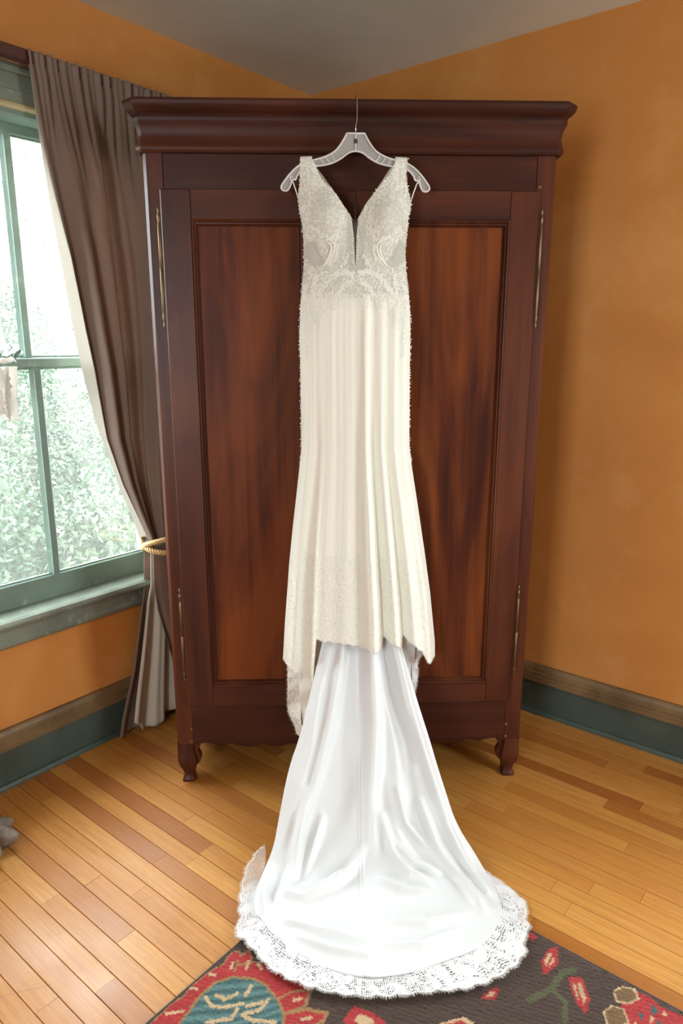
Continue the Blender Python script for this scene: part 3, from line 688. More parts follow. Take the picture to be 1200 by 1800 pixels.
M['lace_border'] = lace_material('white_lace_border', (.72,.73,.735), 'border'); M['lace_side'] = lace_material('ivory_lace_edge', (.80,.79,.72), 'border')
k = N('white_satin', .36, .4); k.base((.70,.725,.735)); uvc = k.coord('UV')
k.set(Sheen_Weight=.15, Normal=k.bump(k.noise(uvc, 16, 5, .55, .4), .10, .01)); M['satin'] = k.m
k = N('ivory_lining', .5, .3); k.base((.82,.81,.73)); M['ivory_lining'] = k.m
k = N('nude_mesh', .7, .2); k.base((.48,.45,.41)); M['mesh'] = k.m
k = N('sheer_tulle', .6, .2); k.base((.80,.79,.77)); k.set(Alpha=.42); M['tulle'] = k.m
# --- bodice: left and right halves above the plunge, one piece below
def attr(me, name, vals):
    a = me.attributes.new(name, 'FLOAT', 'POINT'); a.data.foreach_set('value', np.asarray(vals, dtype=np.float32).ravel())
def sheer_mask(x, z):
    m = np.zeros_like(x)
    for cx, cz, rx, rz in ((-.118,1.752,.022,.034), (.132,1.752,.022,.034), (-.100,1.728,.024,.016), (.114,1.728,.024,.016)):
        m = np.maximum(m, 1-sstep(.75, 1.05, np.hypot((x-cx)/rx, (z-cz)/rz)))
    pl = (1-sstep(.016, .030, abs(x-.007)))*sstep(1.69, 1.715, z)*(1-sstep(1.80, 1.84, z))
    return np.maximum(m, pl)
V, F, UVs, SH = [], [], [], []
def addgrid(X, Z, wrap=None):
    P = FP(X, Z)
    if wrap is not None: P = wrap(P)
    n, kx = X.shape; b = sum(len(v) for v in V); i = np.arange(n*kx).reshape(n, kx)+b
    F.append(np.stack([i[:-1,:-1], i[1:,:-1], i[1:,1:], i[:-1,1:]], -1).reshape(-1,4))
    V.append(P.reshape(-1,3)); UVs.append(np.stack([X, Z], -1).reshape(-1,2)); SH.append(sheer_mask(X, Z).ravel())
zr = np.linspace(1.999, ZV, 90)
for side in (0, 1):
    a, b = (LEf(zr), interp(LN, zr)) if side == 0 else (interp(RN, zr), REf(zr))
    t = np.linspace(0, 1, 46)[None,:]; X = a[:,None]*(1-t)+b[:,None]*t; Z = np.repeat(zr[:,None], 46, 1)
    addgrid(X, Z)
    # strap folded over the hanger arm and down behind it
    th = np.linspace(0, math.pi, 12)[:,None]; x = X[0][None,:].repeat(12,0); yf = -(front(X[0], zr[0]))
    P = np.stack([x, (yf+.009)[None,:]-.009*np.cos(th), 1.999+.009*np.sin(th)+0*x], -1)
    base = sum(len(v) for v in V); i = np.arange(12*46).reshape(12,46)+base
    F.append(np.stack([i[:-1,:-1], i[:-1,1:], i[1:,1:], i[1:,:-1]], -1).reshape(-1,4)); V.append(P.reshape(-1,3)); UVs.append(P.reshape(-1,3)[:,[0,2]]); SH.append(np.zeros(12*46))
    xb = np.linspace(0,1,20)[None,:]; zb = np.linspace(1.999,1.84,20)
    ai, bi = (np.interp(zb, [1.84,1.999], [-.145,-.146]), np.interp(zb, [1.84,1.999], [.0065,-.113])) if side == 0 else (np.interp(zb, [1.84,1.999], [.0085,.118]), np.interp(zb, [1.84,1.999], [.157,.152]))
    Xb = ai[:,None]*(1-xb)+bi[:,None]*xb; Zb = zb[:,None].repeat(20,1); Pb = np.stack([Xb, -.080+.004*np.sin(Xb*40)+0*Xb, Zb], -1)
    base = sum(len(v) for v in V); i = np.arange(400).reshape(20,20)+base
    F.append(np.stack([i[:-1,:-1], i[:-1,1:], i[1:,1:], i[1:,:-1]], -1).reshape(-1,4)); V.append(Pb.reshape(-1,3)); UVs.append(np.stack([Xb,Zb],-1).reshape(-1,2)); SH.append(np.full(400,.3))
zr2 = np.linspace(ZV, ZW-.012, 26); t = np.linspace(0,1,92)[None,:]
X = LEf(zr2)[:,None]*(1-t)+REf(zr2)[:,None]*t; addgrid(X, np.repeat(zr2[:,None], 92, 1))
me = polymesh(np.concatenate(V), np.concatenate(F), np.concatenate(UVs)); attr(me, 'sheer', np.concatenate(SH))
link('bodice', me, M['lace_bodice'], dress, True)
# padded cups and solid lining behind the net
for cx in (-.082, .094):
    th = np.linspace(0, 2*math.pi, 33)[None,:]; rr = np.linspace(0,1,12)[:,None]
    X = cx+.050*rr*np.cos(th); Z = 1.838+.058*rr*np.sin(th); X = np.clip(X, LEf(Z)+.004, REf(Z)-.004)
    link('bust_cup', grid(FP(X, Z, -.004)), M['ivory_lining'], dress, True)
# back of the gown, seen through the plunge
zb = np.linspace(1.842, .50, 60); t = np.linspace(0,1,40)[None,:]; L, Rr = LEf(zb)[:,None], REf(zb)[:,None]
X = L*(1-t)+Rr*t; Y = -(.078-.020*np.sqrt(np.maximum(0, 1-(2*t-1)**2)))+0*X; Z = zb[:,None].repeat(40,1)
link('back_panel', grid(np.stack([X, Y, Z], -1)), M['mesh'], dress, True)
# --- skirt
nu, nv = 240, 200
u = np.linspace(0,1,nu)[None,:]; v = np.linspace(0,1,nv)[:,None]
xh = -.222+u*(.495)
hz_ = np.interp(xh, [p[0] for p in HEM], [p[1] for p in HEM]); hz_ = hz_ + .006*np.abs(np.sin(xh*math.pi/.030)) - .003
Z = ZW+(hz_-ZW)*v; L, Rr = LEf(Z), REf(Z); X = L*(1-u)+Rr*u
P = FP(X, Z)
UV = np.stack([(X-.008)*1.0/(Rr-L)*.325, (ZW-Z)], -1)
link('skirt', grid(P, UV, flip=True), M['lace_skirt'], dress, True)
# eyelash fringe along the hem: short curved threads
def fringe(points, normals, n_per=2, ln=.007, m=None, name='fringe', parent=dress):
    A = []
    for p, d in zip(points, normals):
        for _ in range(n_per):
            q = p+rng.normal(size=3)*.0010; e = d+rng.normal(size=3)*.28; e = e/np.linalg.norm(e); l = ln*rng.uniform(.4,1.1)
            s = np.cross(e, rng.normal(size=3)); s = s/np.linalg.norm(s)*.00045
            A.append([q-s, q+s, q+e*l+s*.4, q+e*l-s*.4])
    A = np.array(A); o = link(name, polymesh(A.reshape(-1,3), np.arange(len(A)*4).reshape(-1,4)), m, parent); o['kind'] = 'stuff'; return o
hp_ = P[-1]; hp2 = np.concatenate([hp_[:-1]*(1-t_)+hp_[1:]*t_ for t_ in (0,.33,.66)]); 
fringe(hp2, np.tile(np.array([0,-.15,-1.]), (len(hp2),1)), 2, .0042, M['ribbon'], 'hem_fringe')
# --- train: profile curve (distance in front of the armoire, height) by arc length
ts = np.linspace(0,1,200); po = np.concatenate([.07+.45*ts, np.linspace(.52,1.4,300)[1:]]); pz = np.concatenate([.012+.735*(1-ts)**1.7, np.full(299,.012)])
ps = np.concatenate([[0], np.cumsum(np.hypot(np.diff(po), np.diff(pz)))]); SC = ps[199]
def rug_h(x, off):
    ca, sa = math.cos(AR), math.sin(AR); wx = AX+x*ca+off*sa; wy = AY+x*sa-off*ca
    return .0105*sstep(1.105, 1.150, wx)*sstep(1.075, 1.120, -wy)
def TP(x, s, lift):
    off = np.interp(s, ps, po); z = np.interp(s, ps, pz)
    d0 = np.interp(s-.004, ps, po), np.interp(s-.004, ps, pz); d1 = np.interp(s+.004, ps, po), np.interp(s+.004, ps, pz)
    tx, tz = d1[0]-d0[0], d1[1]-d0[1]; n = np.hypot(tx, tz)+1e-9; nx, nz = -tz/n, tx/n
    return np.stack([x, -(off+nx*lift), z+nz*lift+rug_h(x, off)], -1)
TL = [(-.072,0),(-.077,.109),(-.095,.180),(-.162,.457),(-.200,.556),(-.231,.715),(-.241,.776),(-.275,.857),(-.292,.922),(-.283,.979)]
TRt = [(.135,0),(.141,.111),(.156,.197),(.194,.338),(.235,.479),(.256,.563),(.275,.628),(.302,.724),(.358,.818),(.386,.900),(.384,1.008)]
TB = [(-.283,.979),(-.245,1.041),(-.164,1.124),(-.053,1.192),(.056,1.206),(.181,1.167),(.292,1.127),(.357,1.058),(.384,1.008)]
def smooth_poly(p, n, it=2):
    p = np.array(p, dtype=float)
    for _ in range(it):
        q = [p[0]]
        for a, b in zip(p[:-1], p[1:]): q += [a*.75+b*.25, a*.25+b*.75]
        p = np.array(q+[p[-1]])
    d = np.concatenate([[0], np.cumsum(np.hypot(*np.diff(p, axis=0).T))]); t = np.linspace(0, d[-1], n)
    return np.stack([np.interp(t, d, p[:,0]), np.interp(t, d, p[:,1])], 1), t
nu, nv = 200, 260
cl, _ = smooth_poly(TL, nv); cr, _ = smooth_poly(TRt, nv); cb, _ = smooth_poly(TB, nu)
ct = np.stack([np.linspace(-.072,.135,nu), np.zeros(nu)], 1)
u = np.linspace(0,1,nu)[None,:,None]; v = np.linspace(0,1,nv)[:,None,None]
Q = (1-u)*cl[:,None]+u*cr[:,None]+(1-v)*ct[None]+v*cb[None]-((1-u)*(1-v)*ct[0]+u*(1-v)*ct[-1]+(1-u)*v*cb[0]+u*v*cb[-1])
X, Sg = Q[...,0], Q[...,1]
def ridge(pts, wd, hgt):
    """soft crease along a polyline in (x, s)"""
    p = np.array(pts, dtype=float); best = np.full(X.shape, 9.0); fade = np.ones(X.shape); tot = len(p)-1
    for i, (a, b) in enumerate(zip(p[:-1], p[1:])):
        d = b-a; L2 = d@d; t = np.clip(((X-a[0])*d[0]+(Sg-a[1])*d[1])/L2, 0, 1)
        dd = np.hypot(X-a[0]-t*d[0], Sg-a[1]-t*d[1]); up_ = dd < best; best = np.where(up_, dd, best); fade = np.where(up_, (i+t)/tot, fade)
    return hgt*np.exp(-(best/wd)**2)*np.sin(np.pi*np.clip(fade*.9+.05, 0, 1))**.5
uu = u[...,0]+0*X; vv = v[...,0]+0*X
fan = 0
for c, wd, a in ((.07,.06,.010),(.24,.055,.006),(.42,.05,.005),(.70,.035,.005),(.84,.05,.007),(.95,.03,.008)):
    fan = fan + a*np.exp(-((uu-c-.02*np.sin(vv*6+c*9))/wd)**2)
lift = fan*sstep(.02,.30,vv)*(1-sstep(.62,.92,vv)) + .004
for pts, wd, hgt in ([[(-.15,.62),(-.17,.80),(-.20,.93)],.014,.012], [[(-.02,.86),(-.07,.91),(-.15,.95),(-.21,.93)],.012,.010], [[(.02,.80),(-.04,.88),(-.10,.90)],.010,.010],
        [[(-.20,1.02),(-.12,1.06),(0,1.085)],.011,.009], [[(-.17,1.07),(-.08,1.12),(.02,1.14)],.010,.007], [[(.08,.70),(.10,.80),(.15,.88),(.20,.90)],.012,.013], [[(.11,.78),(.16,.84),(.23,.86)],.010,.011],
        [[(.20,.66),(.24,.78),(.30,.90),(.33,1.0)],.014,.015], [[(.27,.72),(.32,.84),(.36,.93)],.010,.010], [[(.13,.62),(.15,.72),(.20,.78)],.010,.010], [[(.07,1.03),(.17,1.05),(.27,1.02)],.014,.008],
        [[(.06,.88),(.12,.93),(.19,.94)],.009,.009], [[(-.24,.84),(-.26,.93),(-.25,1.0)],.010,.012], [[(-.10,.70),(-.13,.79),(-.15,.86)],.010,.008], [[(.05,1.11),(.15,1.11),(.25,1.07)],.010,.006]):
    lift = lift + ridge(pts, wd*1.2, hgt*2.3)
for pts, wd, hgt in ([[(-.018,.04),(-.026,.19),(-.071,.42),(-.146,.68),(-.19,.80)],.016,.017], [[(.052,.04),(.060,.19),(.068,.42),(.050,.645),(.045,.80)],.026,.026],
        [[(.085,.04),(.101,.19),(.124,.335),(.163,.50),(.180,.66)],.018,-.020], [[(.12,.05),(.132,.19),(.168,.37),(.218,.53),(.268,.70)],.020,.020], [[(.00,.10),(.00,.30),(-.02,.55),(-.03,.72)],.030,-.012],
        [[(-.10,.30),(-.13,.50),(-.18,.66),(-.22,.78)],.016,.010], [[(.19,.55),(.23,.70),(.26,.82),(.29,.92)],.016,-.010], [[(.10,.60),(.12,.74),(.16,.84)],.018,.014]):
    lift = lift + ridge(pts, wd, hgt)
seam = .026-.02*vv
lift = lift + (.0032*np.exp(-((X-seam+.004)/.0022)**2) + .0032*np.exp(-((X-seam-.005)/.0022)**2))*sstep(.40,.52,vv)
lift = lift + np.array([[.003*mnoise.noise((x*9, s*9, 3)) for x, s in zip(rx, rs)] for rx, rs in zip(X, Sg)])*sstep(.1,.4,vv)
lift = np.maximum(lift+.012*sstep(.05,.2,vv)*(1-sstep(.55,.75,vv)), .0015)
o = link('train', grid(TP(X, Sg, lift), np.stack([X, Sg], -1), flip=True), M['satin'], dress, True); o['label'] = 'smooth white satin train lining'
md = o.modifiers.new('t', 'SOLIDIFY'); md.thickness = .0012; md.offset = -1
# --- lace border lying round the edge of the train
LO = [(-.270,.770),(-.300,.80),(-.324,.846),(-.327,.948),(-.315,1.001),(-.329,1.049),(-.280,1.098),(-.218,1.177),(-.098,1.236),(.034,1.250),(.150,1.243),(.260,1.232),(.363,1.184),(.408,1.141),(.409,1.106),(.441,1.061),(.439,1.016),(.461,.977),(.418,.901),(.365,.845)]
IN = [(-.266,.770),(-.262,.80),(-.270,.857),(-.280,.922),(-.270,.979),(-.235,1.030),(-.158,1.110),(-.053,1.178),(.056,1.192),(.178,1.153),(.284,1.115),(.347,1.050),(.372,1.006),(.374,.900),(.350,.830),(.345,.815)]
nb = 700
ci, _ = smooth_poly(IN, nb); co_, tl = smooth_poly(LO, nb, 1)
dirn = co_-ci; dl = np.hypot(*dirn.T)[:,None]+1e-6; dirn = dirn/dl
scal = .006*np.abs(np.sin(tl*math.pi/.048))-.004
co_ = co_+dirn*scal[:,None]
v = np.linspace(0,1,14)[:,None]
X2 = ci[:,0]*(1-v)+co_[:,0]*v; S2 = ci[:,1]*(1-v)+co_[:,1]*v
lf = .0025+.002*np.sin(tl*60)[None,:]*np.sin(np.pi*v)+.0015*np.sin(tl*23+1)[None,:]*v
P2 = TP(X2, S2, np.maximum(lf, .001)); UV = np.stack([np.repeat(tl[None,:], 14, 0), np.repeat(v, nb, 1)], -1)
me = grid(P2, UV); shv = (1-sstep(.10,.17,tl))[None,:]*np.ones_like(X2)*(v < .97); attr(me, 'sheer', shv)
o = link('lace_border', me, M['lace_border'], dress, True); o['label'] = 'openwork scalloped lace border'
e = P2[-1]; dd = P2[-1]-P2[-4]; dd /= np.linalg.norm(dd, axis=1)[:,None]
fringe(np.concatenate([e, (e[:-1]+e[1:])/2]), np.concatenate([dd, dd[:-1]]), 2, .008, M['ribbon'], 'border_fringe')
# --- lace and lining of the back skirt, showing at either side under the front hem
def side_layer(name, top, outer, inner, m, lace):
    n = 60; a, _ = smooth_poly(outer, n); b, t = smooth_poly(inner, n); w_ = np.linspace(0,1,12)[:,None]
    X = b[:,0]*(1-w_)+a[:,0]*w_; Z = b[:,1]*(1-w_)+a[:,1]*w_
    Y = -((.128 if 'lining' in name else .105)+.050*np.clip((.55-Z)/.30, 0, 1)+.006*np.sin(Z*45+w_*2)-.02*w_)
    me = grid(np.stack([X, Y, Z], -1), np.stack([np.repeat(t[None,:], 12, 0), np.repeat(w_, n, 1)], -1)); attr(me, 'sheer', np.zeros(12*n))
    o = link(name, me, m, dress, True); return np.stack([X, Y, Z], -1)
side_layer('side_lining', 0, [(-.165,.60),(-.168,.50),(-.170,.40),(-.160,.31),(-.150,.262)], [(-.06,.60),(-.085,.50),(-.11,.40),(-.135,.31),(-.145,.262)], M['ivory_lining'], 0)
pp = side_layer('side_lace', 0, [(-.204,.56),(-.208,.50),(-.207,.42),(-.210,.335),(-.200,.312),(-.186,.290),(-.180,.262)], [(-.162,.56),(-.163,.50),(-.166,.42),(-.165,.335),(-.163,.312),(-.160,.290),(-.160,.250)], M['lace_side'], 1)
fringe(np.concatenate([pp[-1], (pp[-1][1:]+pp[-1][:-1])/2]), np.tile(np.array([-.9,0,-.5]), (119,1)), 2, .006, M['ribbon'], 'side_fringe')
side_layer('side_lining', 0, [(.205,.60),(.205,.52),(.198,.46),(.186,.40)], [(.13,.60),(.14,.52),(.155,.46),(.172,.40)], M['satin'], 0)
pp = side_layer('side_lace', 0, [(.236,.58),(.235,.52),(.216,.487),(.220,.455),(.214,.425),(.206,.385)], [(.200,.58),(.200,.52),(.196,.487),(.196,.455),(.192,.425),(.186,.385)], M['lace_border'], 1)
fringe(np.concatenate([pp[-1], (pp[-1][1:]+pp[-1][:-1])/2]), np.tile(np.array([.9,0,-.5]), (119,1)), 2, .006, M['ribbon'], 'side_fringe')
# --- beads and embroidered petals
ico = bmesh.new(); bmesh.ops.create_icosphere(ico, subdivisions=1, radius=1); IVt = np.array([v.co[:] for v in ico.verts]); IF = np.array([[v.index for v in f.verts] for f in ico.faces]); ico.free()
def beads(pts, rad):
    pts = np.asarray(pts); n = len(pts); r = np.asarray(rad)[:,None,None]
    V = (pts[:,None,:]+IVt[None]*r).reshape(-1,3); F = (IF[None]+(np.arange(n)*len(IVt))[:,None,None]).reshape(-1,3)
    return polymesh(V, F)
bx, bz, br = [], [], []
def sprinkle(x, z, r): bx.append(x); bz.append(z); br.append(r)
for z in np.arange(1.72, 2.0, .0042):                           # neckline and armhole edging
    for f_, s in ((LN,-1),(RN,1)):
        for j in range(3): sprinkle(interp(f_, z)+s*(.001+abs(rng.normal())*.006), z+rng.normal()*.0015, rng.uniform(.0012,.0020))
for z in np.arange(1.15, 2.0, .0044):                            # silhouette beads
    sprinkle(LEf(z)-.0004+rng.normal()*.0012, z+rng.normal()*.002, rng.uniform(.0011,.0023)); sprinkle(REf(z)+.0004+rng.normal()*.0012, z+rng.normal()*.002, rng.uniform(.0011,.0023))
for _ in range(8500):                                             # scattered over straps, cup rims and the waist
    z = rng.uniform(1.60, 1.998); L, Rr = LEf(z), REf(z); x = rng.uniform(L, Rr)
    if z > ZV and interp(LN, z) < x < interp(RN, z): continue
    dcup = min(math.hypot((x+.084)/.040, (z-1.842)/.050), math.hypot((x-.097)/.040, (z-1.842)/.050))
    pr = .75 if z > 1.92 else (.05 if dcup < .8 else .55)
    if 1.62 < z < 1.74: pr = .55+.35*math.exp(-((x-.007)/.06)**2)
    if float(sheer_mask(np.array([x]), np.array([z]))[0]) > .5: pr *= .12
    if rng.random() < pr: sprinkle(x, z, rng.uniform(.0007,.0015))
bx, bz, br = map(np.array, (bx, bz, br))
pts = FP(np.clip(bx, LEf(bz), REf(bz)), bz, .0012); pts[:,0] = bx
o = link('beadwork', beads(pts, br), M['bead'], dress, True); o['kind'] = 'stuff'; o['label'] = 'pearl and crystal beads sewn on the bodice'
def petals(curves, name):
    V, F = [], []
    for pts, n, ln, spread in curves:
        c, _ = smooth_poly(pts, n, 2)
        for i in range(n):
            j = min(i+1, n-1); t = c[j]-c[max(j-1,0)]; ang = math.atan2(t[1], t[0])
            for s in ((-1,1) if spread > 0 else (0,)):
                a = ang+s*spread+rng.normal()*.25; l = ln*rng.uniform(.7,1.2); wv = l*.32
                ax = np.array([math.cos(a), math.sin(a)]); nx = np.array([-ax[1], ax[0]]); o_ = c[i]+rng.normal(size=2)*.0015
                loc = [o_, o_+ax*l*.35+nx*wv, o_+ax*l, o_+ax*l*.35-nx*wv, o_+ax*l*.45]
                b = len(V)
                for q, h_ in zip(loc, (.0012,.0014,.0012,.0014,.0045)):
                    xx = min(max(q[0], LEf(q[1])+.002), REf(q[1])-.002); V.append(FP(np.array(xx), np.array(q[1]), h_))
                F += [(b, b+4, b+1), (b+1, b+4, b+2), (b+2, b+4, b+3), (b+3, b+4, b)]
    return link(name, polymesh(np.array(V), np.array(F)), M['petal'], dress)
X0 = .0065
def mir(pts): return [[(X0+s*x, z) for x, z in pts] for s in (-1, 1)]
cv = []
for p in mir([(.058,1.775),(.050,1.760),(.054,1.740),(.072,1.722)]): cv.append((p, 22, .0085, .5))
for p in mir([(.004,1.690),(.030,1.700),(.060,1.692),(.085,1.668),(.105,1.640)]): cv.append((p, 34, .012, .7))
for p in mir([(.004,1.675),(.025,1.668),(.048,1.645),(.060,1.615)]): cv.append((p, 24, .012, .7))
for p in mir([(.110,1.690),(.118,1.660),(.120,1.610),(.112,1.565)]): cv.append((p, 26, .012, .6))
for p in mir([(.140,1.665),(.147,1.60),(.143,1.53),(.138,1.47)]): cv.append((p, 26, .012, .6))
for p in mir([(.020,1.745),(.030,1.725),(.040,1.712)]): cv.append((p, 12, .008, .6))
for p in mir([(.066,1.650),(.070,1.630),(.064,1.600)]): cv.append((p, 12, .010, .6))
for p in mir([(.040,1.790),(.070,1.782),(.098,1.795),(.120,1.815)]): cv.append((p, 22, .009, .6))
for p in mir([(.115,1.990),(.110,1.955),(.120,1.915),(.130,1.880)]): cv.append((p, 24, .009, .7))
o = petals(cv, 'embroidery'); o['kind'] = 'stuff'; o['label'] = 'raised leaf embroidery in scrolls round the waist'
V, F = [], []
while len(F) < 4*2300:
    z = rng.uniform(1.50, 1.998); x = rng.uniform(LEf(z), REf(z))
    if z > ZV and interp(LN, z)-.004 < x < interp(RN, z)+.004: continue
    dc = min(math.hypot((x+.084)/.044, (z-1.842)/.054), math.hypot((x-.097)/.044, (z-1.842)/.054)); side_ = abs(x-X0)
    if z > 1.90: p = .9
    elif z > 1.735: p = .85*math.exp(-((dc-1.15)/.25)**2)+.04
    elif z > 1.60: p = .35+.5*mnoise.noise((x*40, z*40, 2)) - .55*(1.64-z > .018*math.sin(x*95)+.012)
    else: p = .9*math.exp(-((side_-.118-.02*math.sin(z*30))/.014)**2)*(z > 1.54) + .8*math.exp(-((side_-.140)/.010)**2)
    if float(sheer_mask(np.array([x]), np.array([z]))[0]) > .4: p *= .1
    if rng.random() > p: continue
    if z > 1.735: a = math.atan2(z-1.842, x-(-.084 if x < X0 else .097))+rng.normal()*.9
    else: a = math.atan2(z-1.73, x-X0)+rng.normal()*.55
    l = rng.uniform(.0045,.0095); wv = l*rng.uniform(.24,.38); ax = np.array([math.cos(a), math.sin(a)]); nx = np.array([-ax[1], ax[0]]); c0 = np.array([x, z]); b_ = len(V)
    for q, h_ in zip([c0, c0+ax*l*.4+nx*wv, c0+ax*l, c0+ax*l*.4-nx*wv, c0+ax*l*.5], (.0006,.0008,.0010,.0008,.0028)):
        xx = min(max(q[0], LEf(q[1])+.001), REf(q[1])-.001); V.append(FP(np.array(xx), np.array(min(q[1], 1.999)), h_))
    F += [(b_, b_+4, b_+1), (b_+1, b_+4, b_+2), (b_+2, b_+4, b_+3), (b_+3, b_+4, b_)]
o = link('applique', polymesh(np.array(V), np.array(F)), M['petal'], dress); o['kind'] = 'stuff'; o['label'] = 'small raised lace petals covering straps and waist'
for p in mir([(.0865,1.784),(.066,1.780),(.057,1.766),(.064,1.742),(.080,1.722),(.096,1.712)]) + mir([(.080,1.776),(.068,1.770),(.066,1.758),(.074,1.738),(.090,1.716)]):
    c, _ = smooth_poly(p, 24, 2); q = FP(c[:,0], c[:,1], .002); rr_ = [.0012+.0026*math.sin(math.pi*i/23) for i in range(24)]
    link('scroll', tube([Vector(v_) for v_ in q], rr_, 7), M['petal'], dress, True)

# hanging loops over the hanger notches
for s, xt, xb in ((-1, -.169, -.150), (1, .182, .163)):
    link('hanging_loop', tube([(xt, HY-.004, 1.951), (xt+s*.003, HY-.006, 1.957), (xt+s*.006, HY-.002, 1.951), (xt+s*.003, HY-.006, 1.945), (xt-s*.003, HY-.007, 1.938), ((xt+xb)/2, HY-.004, 1.92), (xb, HY+.002, 1.89), (xb-s*.02, HY+.005, 1.86)], .0017, 6), M['ribbon'], dress, True)

# ------------------------------------------------------------------ rug
def in_poly(px, py, poly):
    ins = np.zeros(px.shape, bool); n = len(poly)
    for i in range(n):
        x0, y0 = poly[i]; x1, y1 = poly[(i+1) % n]
        if y0 == y1: continue
        c = ((y0 > py) != (y1 > py)) & (px < (x1-x0)*(py-y0)/(y1-y0)+x0); ins ^= c
    return ins
def dist_line(px, py, pts):
    best = np.full(px.shape, 9.0)
    for (x0,y0),(x1,y1) in zip(pts[:-1], pts[1:]):
        dx, dy = x1-x0, y1-y0; t = np.clip(((px-x0)*dx+(py-y0)*dy)/(dx*dx+dy*dy+1e-12), 0, 1); best = np.minimum(best, np.hypot(px-x0-t*dx, py-y0-t*dy))
    return best
rug = tag(empty('area_rug', (1.13, -1.10, 0)), 'dark brown pile rug with red flowers under the lace train', 'rug')
n1, n2 = 400, 360
gp, gq = np.meshgrid(np.linspace(.004,1.0,n1), np.linspace(.004,.90,n2), indexing='ij')
jp = gp+rng.normal(size=gp.shape)*.0012; jq = gq+rng.normal(size=gp.shape)*.0012
BR, RED, OCH, TEAL, TEAL2, CRM, OLV = map(np.array, ((.060,.036,.026),(.36,.030,.030),(.30,.17,.070),(.040,.098,.098),(.105,.205,.200),(.52,.37,.21),(.080,.085,.038)))
C = np.broadcast_to(BR, gp.shape+(3,)).copy()
def paint(mask, c): C[mask] = c
teal = [(.052,.700),(.045,.676),(.045,.627),(.067,.589),(.108,.562),(.143,.555),(.193,.565),(.232,.583),(.262,.620),(.270,.670),(.262,.730),(.232,.785),(.185,.815),(.135,.820),(.090,.795),(.064,.750)]
red = [(.014,.84),(.014,.771),(.012,.75),(.010,.728),(.016,.706),(.018,.689),(.009,.674),(.011,.648),(.012,.615),(.024,.585),(.015,.541),(.024,.531),(.039,.539),(.043,.512),(.072,.533),(.114,.506),(.18,.485),(.236,.497),(.254,.537),(.231,.579),(.263,.541),(.305,.519),(.313,.548),(.30,.575),(.285,.60),(.330,.615),(.335,.650),(.300,.670),(.335,.70),(.33,.75),(.28,.80),(.2,.87),(.08,.88)]
paint(dist_line(jp, jq, red+red[:1]) < .0045, OCH); paint(in_poly(jp, jq, red), RED)
for lf in ([(.193,.563),(.206,.528),(.236,.497),(.254,.537),(.231,.579)], [(.232,.580),(.264,.542),(.305,.519),(.310,.538),(.303,.560),(.252,.601)], [(.05,.56),(.072,.533)], [(.043,.55),(.058,.575)]): paint(dist_line(jp, jq, lf) < .0030, OCH)
m = in_poly(jp, jq, teal); band = np.sin((jp*.78+jq*.62)*2*math.pi/.022+2*np.sin(jp*31))*.5+.5
band = (band+rng.normal(size=band.shape)*.12)[...,None]
C[m] = (TEAL*(1-np.clip(band,0,1))+TEAL2*np.clip(band,0,1))[m]
paint(dist_line(jp, jq, teal+teal[:1]) < .0035, OCH)
for s in ([(.058,.666),(.085,.673),(.108,.660),(.136,.624)], [(.074,.647),(.098,.640),(.108,.613)], [(.127,.604),(.119,.579)], [(.176,.579),(.180,.609),(.157,.644),(.186,.638),(.227,.610)], [(.138,.640),(.145,.666),(.110,.705)], [(.150,.621),(.170,.593)], [(.20,.66),(.21,.70),(.17,.74)], [(.09,.74),(.13,.74)]): paint(dist_line(jp, jq, s) < .0046, CRM)
for s in ([(.021,.749),(.044,.724)], [(.013,.672),(.025,.665)], [(.018,.620),(.028,.612)], [(.037,.561),(.045,.575)], [(.064,.533),(.076,.553)], [(.225,.542),(.235,.528)], [(.272,.566),(.285,.550)], [(.09,.525),(.105,.53)]): paint(dist_line(jp, jq, s) < .0038, CRM)
paint(dist_line(jp, jq, [(.653,.196),(.681,.136),(.684,.076),(.702,.051)]) < .008, OLV); paint(dist_line(jp, jq, [(.681,.136),(.72,.15),(.74,.20)]) < .006, OLV)
def flower(poly, c1, c2, shrink, edge=None):
    p = np.array(poly); c = p.mean(0)
    if edge is not None: paint(in_poly(jp, jq, (c+(p-c)*1.22).tolist()), edge)
    paint(in_poly(jp, jq, poly), c1); paint(in_poly(jp, jq, (c+(p-c)*shrink).tolist()), c2)
flower([(.643,.010),(.667,.059),(.651,.113),(.628,.076),(.630,.032)], RED, CRM, .58); paint(dist_line(jp, jq, [(.645,.03),(.648,.10)]) < .003, RED)
flower([(.702,.077),(.726,.061),(.763,.107),(.768,.148),(.746,.139),(.712,.102)], RED, CRM*.8+OLV*.3, .62); paint(dist_line(jp, jq, [(.716,.08),(.755,.135)]) < .003, RED)
flower([(.565,.245),(.576,.212),(.588,.221),(.588,.249),(.561,.266)], RED, CRM, .50)
flower([(.342,.466),(.380,.453),(.425,.451),(.427,.475),(.379,.514),(.345,.51)], RED, CRM, .45)
flower([(.519,.380),(.534,.358),(.554,.330),(.581,.329),(.590,.360),(.56,.40),(.532,.40)], CRM, RED, .68)
paint(in_poly(jp, jq, [(.835,.017),(.871,.011),(.899,.024),(.944,.014),(.964,.024),(.98,.10),(.92,.16),(.852,.131),(.823,.077)]), RED)
for q in ([(.859,.065),(.873,.072),(.870,.091)], [(.873,.028),(.896,.036),(.888,.060)], [(.90,.06),(.92,.07),(.91,.10)]): paint(in_poly(jp, jq, q), TEAL)
for q in ([(.885,.06),(.895,.062),(.89,.08)], [(.905,.028),(.915,.035),(.905,.045)], [(.93,.05),(.94,.055),(.935,.08)], [(.86,.098),(.87,.10),(.865,.115)]): paint(in_poly(jp, jq, q), CRM)
